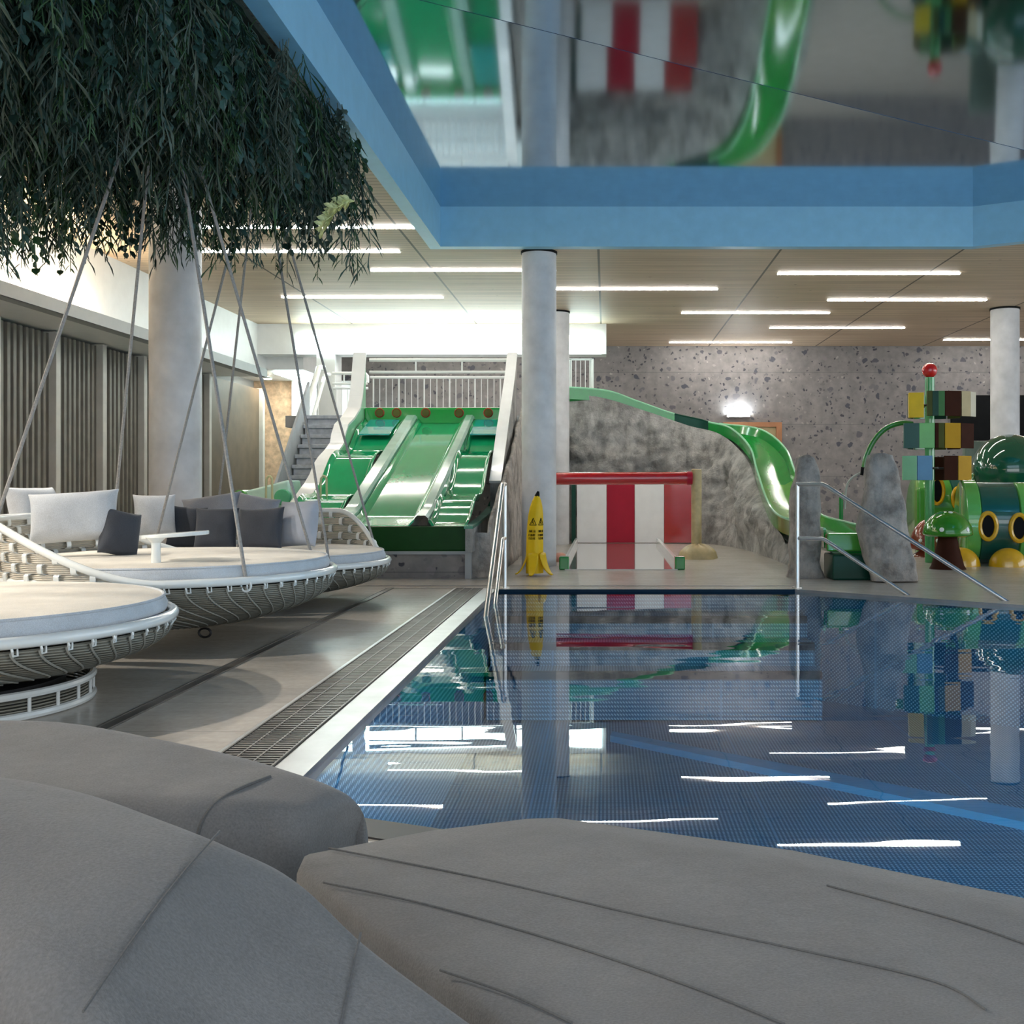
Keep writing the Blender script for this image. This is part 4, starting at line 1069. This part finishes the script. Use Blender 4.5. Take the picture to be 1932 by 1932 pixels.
# ------------------------------------------------------------------ grey loungers in the foreground
def lounger(name, label, sec, d0, parts_fn=None):
    pass
dv = Vector((.907, -.421, 0)); nvv = Vector((.421, .907, 0))       # along the pool's near edge, and towards the pool
def upholstery(far, width, thick, mat, parent, name, kx=14, bow=.0, down=None, yaw=Vector((-.421, -.907, 0)), drop=.0, angle=60):
    """a soft strip: its far edge runs through the points, it reaches width towards the camera"""
    pts = spline(far, 8); k = len(pts); secn = []
    for s in range(kx+1):
        u = s/kx; secn.append((u, 1))
    m = MB(); vs = []; fs = []
    rad = min(thick*.5, .07)
    def make(width):
        fe = [(.02, -thick), (0, -thick*.8)] + [(rad*(1-math.sin(PI/2*(1-s/7)))*.0+rad*(1-math.cos(PI/2*s/7)), -rad*(1-math.sin(PI/2*s/7))) for s in range(8)]
        top = [(rad+(width-2*rad)*s/kx, bow*math.sin(PI*s/kx)) for s in range(1, kx)]
        return fe + top + [(width-p[0], p[1]) for p in reversed(fe)]
    q = len(make(1.0))
    ww = width if isinstance(width, list) else [width]*len(far)
    for i, p in enumerate(pts):
        wd = ww[min(len(ww)-1, i//8)]*(1-(i % 8)/8)+ww[min(len(ww)-1, i//8+1)]*(i % 8)/8; prof = make(wd)
        dr = drop if not isinstance(drop, list) else drop[min(len(drop)-1, i//8)]*(1-(i % 8)/8)+drop[min(len(drop)-1, i//8+1)]*(i % 8)/8
        for (w, z) in prof: vs.append(p + yaw*w + Vector((0, 0, z - dr*w)))
    for i in range(k-1):
        for a in range(q): fs.append((i*q+a, i*q+(a+1) % q, (i+1)*q+(a+1) % q, (i+1)*q+a))
    fs += [tuple(range(q)), tuple(reversed(range((k-1)*q, k*q)))]
    m.add(vs, fs)
    return m.build(name, mat, parent, smooth=True, angle=60, bevel=0)
def seam(pts, parent, r=.004):
    m = MB(); m.tube(spline(pts, 6), r*.62, 6); return m.build('seam', SEAM, parent, smooth=True)
SEAM = fabric('seam_cloth', (.12, .12, .12))
def far_pt(px, py, z):
    Y = (EYE-z)*F/(py-CY); return P(px, py, Y)
# lounger at the back left: hump with a rounded drop at its foot
t = thing('lounger', 'grey upholstered lounger at the back left, its rounded end beside the pool corner', 'lounger', (-1.2, 2.3, 0), 'grey loungers in the foreground')
A = [far_pt(-260, 1330, .47), far_pt(-40, 1346, .47), far_pt(150, 1351, .47), far_pt(330, 1382, .455), far_pt(470, 1412, .44), far_pt(570, 1440, .43), far_pt(645, 1466, .41), far_pt(683, 1490, .385), far_pt(694, 1520, .345), far_pt(696, 1570, .28), far_pt(696, 1640, .20)]
LA = upholstery(A, [.62, .62, .60, .52, .40, .30, .235, .20, .18, .17, .16], .30, GREY_CLOTH, t, 'seat_cushion', drop=.05)
p0, yv = A[5], Vector((-.421, -.907, 0))
seam([p0+yv*.10+Vector((0, 0, -.004)), p0+yv*.20+Vector((0, 0, -.008)), p0+yv*.27+Vector((0, 0, -.028)), p0+yv*.303+Vector((0, 0, -.09)), p0+yv*.304+Vector((0, 0, -.28))], LA, .006)
m = MB(); m.box(-2.2, -.62, 1.75, 2.3, .06, .14); m.build('frame', DARK_METAL, t, bevel=.01)
for x in (-2.1, -.72):
    for y in (1.85, 2.2):
        m = MB(); m.box(x-.02, x+.02, y-.02, y+.02, 0, .07); m.build('leg', DARK_METAL, t)
# flat lounger in the middle
t = thing('lounger', 'broad flat grey lounger with lengthwise seams, its long edge along the water', 'lounger', (.6, 1.6, 0), 'grey loungers in the foreground')
zb = .36
top = [far_pt(1050, 1540, zb), far_pt(1500, 1602, zb), far_pt(1932, 1690, zb), far_pt(2200, 1755, zb), far_pt(2350, 1900, zb), far_pt(2300, 2030, zb), far_pt(1090, 2040, zb), far_pt(900, 1885, zb), far_pt(740, 1775, zb), far_pt(640, 1695, zb), far_pt(560, 1630, zb), far_pt(570, 1609, zb), far_pt(800, 1565, zb), far_pt(990, 1541.5, zb)]
cen = sum(top, Vector())/len(top)
m = MB(); n = len(top); vs = []; fs = []
rings = [(1.0, -.14), (1.004, -.06), (1.0, -.018), (.992, -.006), (.975, 0), (.75, .004), (.4, .006)]
for sc, dz in rings: vs += [cen + (p-cen)*sc + Vector((0, 0, dz)) for p in top]
for r in range(len(rings)-1):
    for i in range(n): fs.append((r*n+i, r*n+(i+1) % n, (r+1)*n+(i+1) % n, (r+1)*n+i))
fs += [tuple(reversed(range(n))), tuple(range((len(rings)-1)*n, len(rings)*n))]
m.add(vs, fs); LB = m.build('seat_cushion', GREY_CLOTH, t, smooth=True, angle=50)
for a in ([(620, 1560+40), (900, 1655), (1200, 1725), (1500, 1790), (1760, 1850), (1860, 1905)], [(610, 1665), (800, 1705), (1050, 1775), (1300, 1860), (1480, 1932)], [(830, 1830), (960, 1875), (1080, 1930)], [(1560, 1670), (1800, 1735), (1960, 1790)]):
    seam([far_pt(x, y, zb+.0075) for x, y in a], LB, .0028)
m = MB(); m.box(.0, .8, 1.46, 1.66, .10, .22); m.build('frame', DARK_METAL, t)
for x, y in ((.05, 1.5), (.05, 1.62), (.75, 1.5), (.75, 1.62)):
    m = MB(); m.box(x-.02, x+.02, y-.02, y+.02, 0, .1); m.build('leg', DARK_METAL, t)
# nearest lounger: humped headrest falling away to the right
t = thing('lounger', 'nearest grey lounger with humped headrest and crosswise seams, filling the lower left', 'lounger', (-.4, 1.2, 0), 'grey loungers in the foreground')
Cc = [far_pt(-330, 1440, .60), far_pt(-120, 1432, .63), far_pt(40, 1442, .635), far_pt(190, 1470, .63), far_pt(330, 1516, .62), far_pt(430, 1553, .605), far_pt(560, 1605, .575), far_pt(690, 1717, .52), far_pt(850, 1832, .47), far_pt(1000, 1935, .425), far_pt(1180, 2060, .38), far_pt(1500, 2260, .33)]
yw = Vector((.02, -1, 0)).normalized()
DROP = [.02, .04, .06, .08, .10, .12, .42, .62, .74, .8, .8, .8]
LC = upholstery(Cc, .40, .14, GREY_CLOTH, t, 'seat_cushion', yaw=yw, bow=.010, drop=DROP)
def across(i, w0, w1):
    p = Cc[i]; return [p+yw*(.03+(.37)*u)+Vector((0, 0, .010*math.sin(PI*(.03+.37*u)/.4)-DROP[i]*(.03+.37*u)+.001)) for u in (w0, .25, .5, .75, w1)]
seam(across(5, 0.0, 1.0), LC, .0026); seam(across(7, 0.0, 1.0), LC, .0026); seam(across(9, 0.0, 1.0), LC, .0026)
m = MB()
ed = [p+yw*.385+Vector((0, 0, -.145-.385*DROP[i])) for i, p in enumerate(Cc)]
m.tube(spline(ed, 4), .028, 8); m.build('frame', DARK_METAL, t, smooth=True)
for p in (ed[0], ed[4], ed[9]):
    m = MB(); m.tube([(p.x, p.y+.05, 0), (p.x, p.y+.05, p.z)], .018, 8); m.build('leg', DARK_METAL, t, smooth=True)

# ------------------------------------------------------------------ hanging greenery
rng = random.Random(7)
G = thing('hanging_greenery', 'dense canopy of trailing green plants hanging from the ceiling over the daybeds', 'hanging plants', (-3.8, 6.6, 2.7))
m = MB()
for (x0, x1, y0, y1) in ((-5.7, -2.22, 3.6, 7.2), (-5.7, -3.5, 7.2, 7.75), (-5.7, -2.25, 7.75, 8.9)): m.box(x0, x1, y0, y1, 3.93, 3.97)
m.build('planting_tray', M('dark_moss', (.010, .018, .010), .9, var=.5, scale=20), G)
LEAFM = [M('leaf_shade_green', (.011, .034, .022), .45, var=.5, scale=8), M('leaf_blue_green', (.028, .075, .062), .5, var=.4, scale=8), M('leaf_mid', (.024, .07, .024), .45, var=.5, scale=8), M('leaf_grey_green', (.06, .09, .068), .55, var=.4, scale=8)]  # leaf colours darkened to stand in for the dim light from below
YELLEAF = M('leaf_variegated', (.62, .64, .30), .5, var=.3, scale=30)
def leaf(mb, p, d, up, L, W, shape):
    s = d.cross(up)
    if s.length < 1e-4: s = d.orthogonal()
    s.normalize(); u2 = s.cross(d).normalized()
    if shape == 0: q = [(.0, 0), (.3, .5), (.65, .42), (1, 0)]
    else: q = [(.0, 0), (.3, .85), (.72, .8), (1, 0)]
    vs = [p, p+d*L*q[1][0]+s*W*q[1][1]+u2*W*.25, p+d*L*q[2][0]+s*W*q[2][1]+u2*W*.2, p+d*L-u2*L*.12, p+d*L*q[2][0]-s*W*q[2][1]+u2*W*.2, p+d*L*q[1][0]-s*W*q[1][1]+u2*W*.25, p+d*L*.5-u2*L*.02]
    mb.add(vs, [(0, 1, 6), (1, 2, 6), (2, 3, 6), (3, 4, 6), (4, 5, 6), (5, 0, 6)])
def sprig(mb, x, y, z, length, kind, spread):
    a = rng.uniform(0, 2*PI); out = Vector((math.cos(a), math.sin(a), 0))*spread
    pts = []; k = 9
    for i in range(k):
        u = i/(k-1); pts.append(Vector((x, y, z)) + out*math.sin(u*1.6)*length*.55 + Vector((0, 0, -length*(u**1.25)))+Vector((rng.gauss(0, .008), rng.gauss(0, .008), 0)))
    if kind >= 0: mb.tube(pts, .0035, 3, caps=False)
    nl = int((16, 15, 30, 12)[kind]*(.6+length))
    for i in range(nl):
        u = .08+.92*i/nl; f = u*(k-1); i0 = min(k-2, int(f)); p = pts[i0].lerp(pts[i0+1], f-i0)
        tg = (pts[i0+1]-pts[i0]).normalized(); b = rng.uniform(0, 2*PI)
        side = Vector((math.cos(b), math.sin(b), 0)); d = (tg*rng.uniform(.35, .9)+side*.75+Vector((0, 0, -.35))).normalized()
        up = Vector((rng.uniform(-.3, .3), -.6, 1)).normalized()
        if kind == 0: leaf(mb, p, d, up, rng.uniform(.10, .20), rng.uniform(.011, .018), 0)
        elif kind == 1: leaf(mb, p, d, up, rng.uniform(.05, .085), rng.uniform(.022, .034), 1)
        elif kind == 2: leaf(mb, p, d, up, rng.uniform(.05, .09), rng.uniform(.009, .015), 0)
        else: leaf(mb, p, d, up, rng.uniform(.16, .30), rng.uniform(.008, .014), 0)
def hang(x, y):
    h = .98 + .30*noise.noise(Vector((x*.9, y*.9, 1))) - .06*smoothstep(7.0, 8.6, y)
    if x > -2.6: h *= .85
    return h
mass = [MB() for _ in range(4)]
for i in range(1400):
    x = rng.uniform(-5.6, -2.2) if i % 6 else rng.uniform(-2.6, -2.2); y = rng.uniform(4.0, 8.75)
    if -3.5 < x < -2.45 and 7.25 < y < 7.7 and rng.random() < .75: continue
    if x < -5.0 + .25*(8.8-y) - .9 and y < 6: continue
    kind = rng.choices((0, 1, 2, 3), (4, 2.2, 3.2, 1.6))[0]
    sprig(mass[kind], x, y, 3.95-rng.uniform(0, .12), hang(x, y)*rng.uniform(.55, 1.15), kind, rng.uniform(.15, .75))
for k, nm in enumerate(('lanceolate_foliage', 'round_leaf_foliage', 'small_leaf_foliage', 'grassy_foliage')):
    o = mass[k].build(nm, LEAFM[(0, 1, 2, 3)[k]], G); o['kind'] = 'stuff'
# long trailing strands at the fringe, each one a part
fr = []
for i in range(64):
    y = rng.uniform(6.6, 9.0); x = rng.uniform(-5.3, -2.0) if i > 14 else rng.uniform(-2.45, -1.95)
    fr.append((x, y, rng.uniform(.8, 1.15)*(hang(x, y)+.15)))
for px, py, y in ((600, 505, 8.2), (592, 520, 8.3), (648, 535, 8.5), (655, 528, 8.6), (640, 500, 8.4), (70, 530, 7.4), (95, 515, 7.6), (30, 510, 7.2), (150, 505, 7.9), (10, 520, 7.0)):
    fr.append(((px-CX)*y/F, y, 3.94-(EYE-(py-CY)*y/F)))
for i, (x, y, L) in enumerate(fr):
    mb = MB(); kind = i % 4
    for q in range(3): sprig(mb, x+rng.gauss(0, .03), y+rng.gauss(0, .03), 3.94, L*rng.uniform(.8, 1.0), kind, rng.uniform(.05, .35))
    mb.build('trailing_strand', LEAFM[rng.choice((0, 1, 2, 2, 3))], G)
c = P(640, 405, 7.75); mb = MB()
for q in range(5):
    a = c+Vector((.11, 0, .10)); 
    pts = [a.lerp(c+Vector((-.07-.015*q, rng.uniform(-.08, .08), -.0-.028*q)), u/6)+Vector((0, 0, .05*math.sin(PI*u/6))) for u in range(7)]
    mb.tube(pts, .004, 4)
    for p in pts[1:]:
        for s in (-1, 1): leaf(mb, p, Vector((-.6, s*.3, -.5*s-.25)).normalized(), Vector((0, -1, .4)), .065, .021, 1)
tag(mb.build('variegated_spray', YELLEAF, G), 'pale yellow green leafy spray at the right tip')
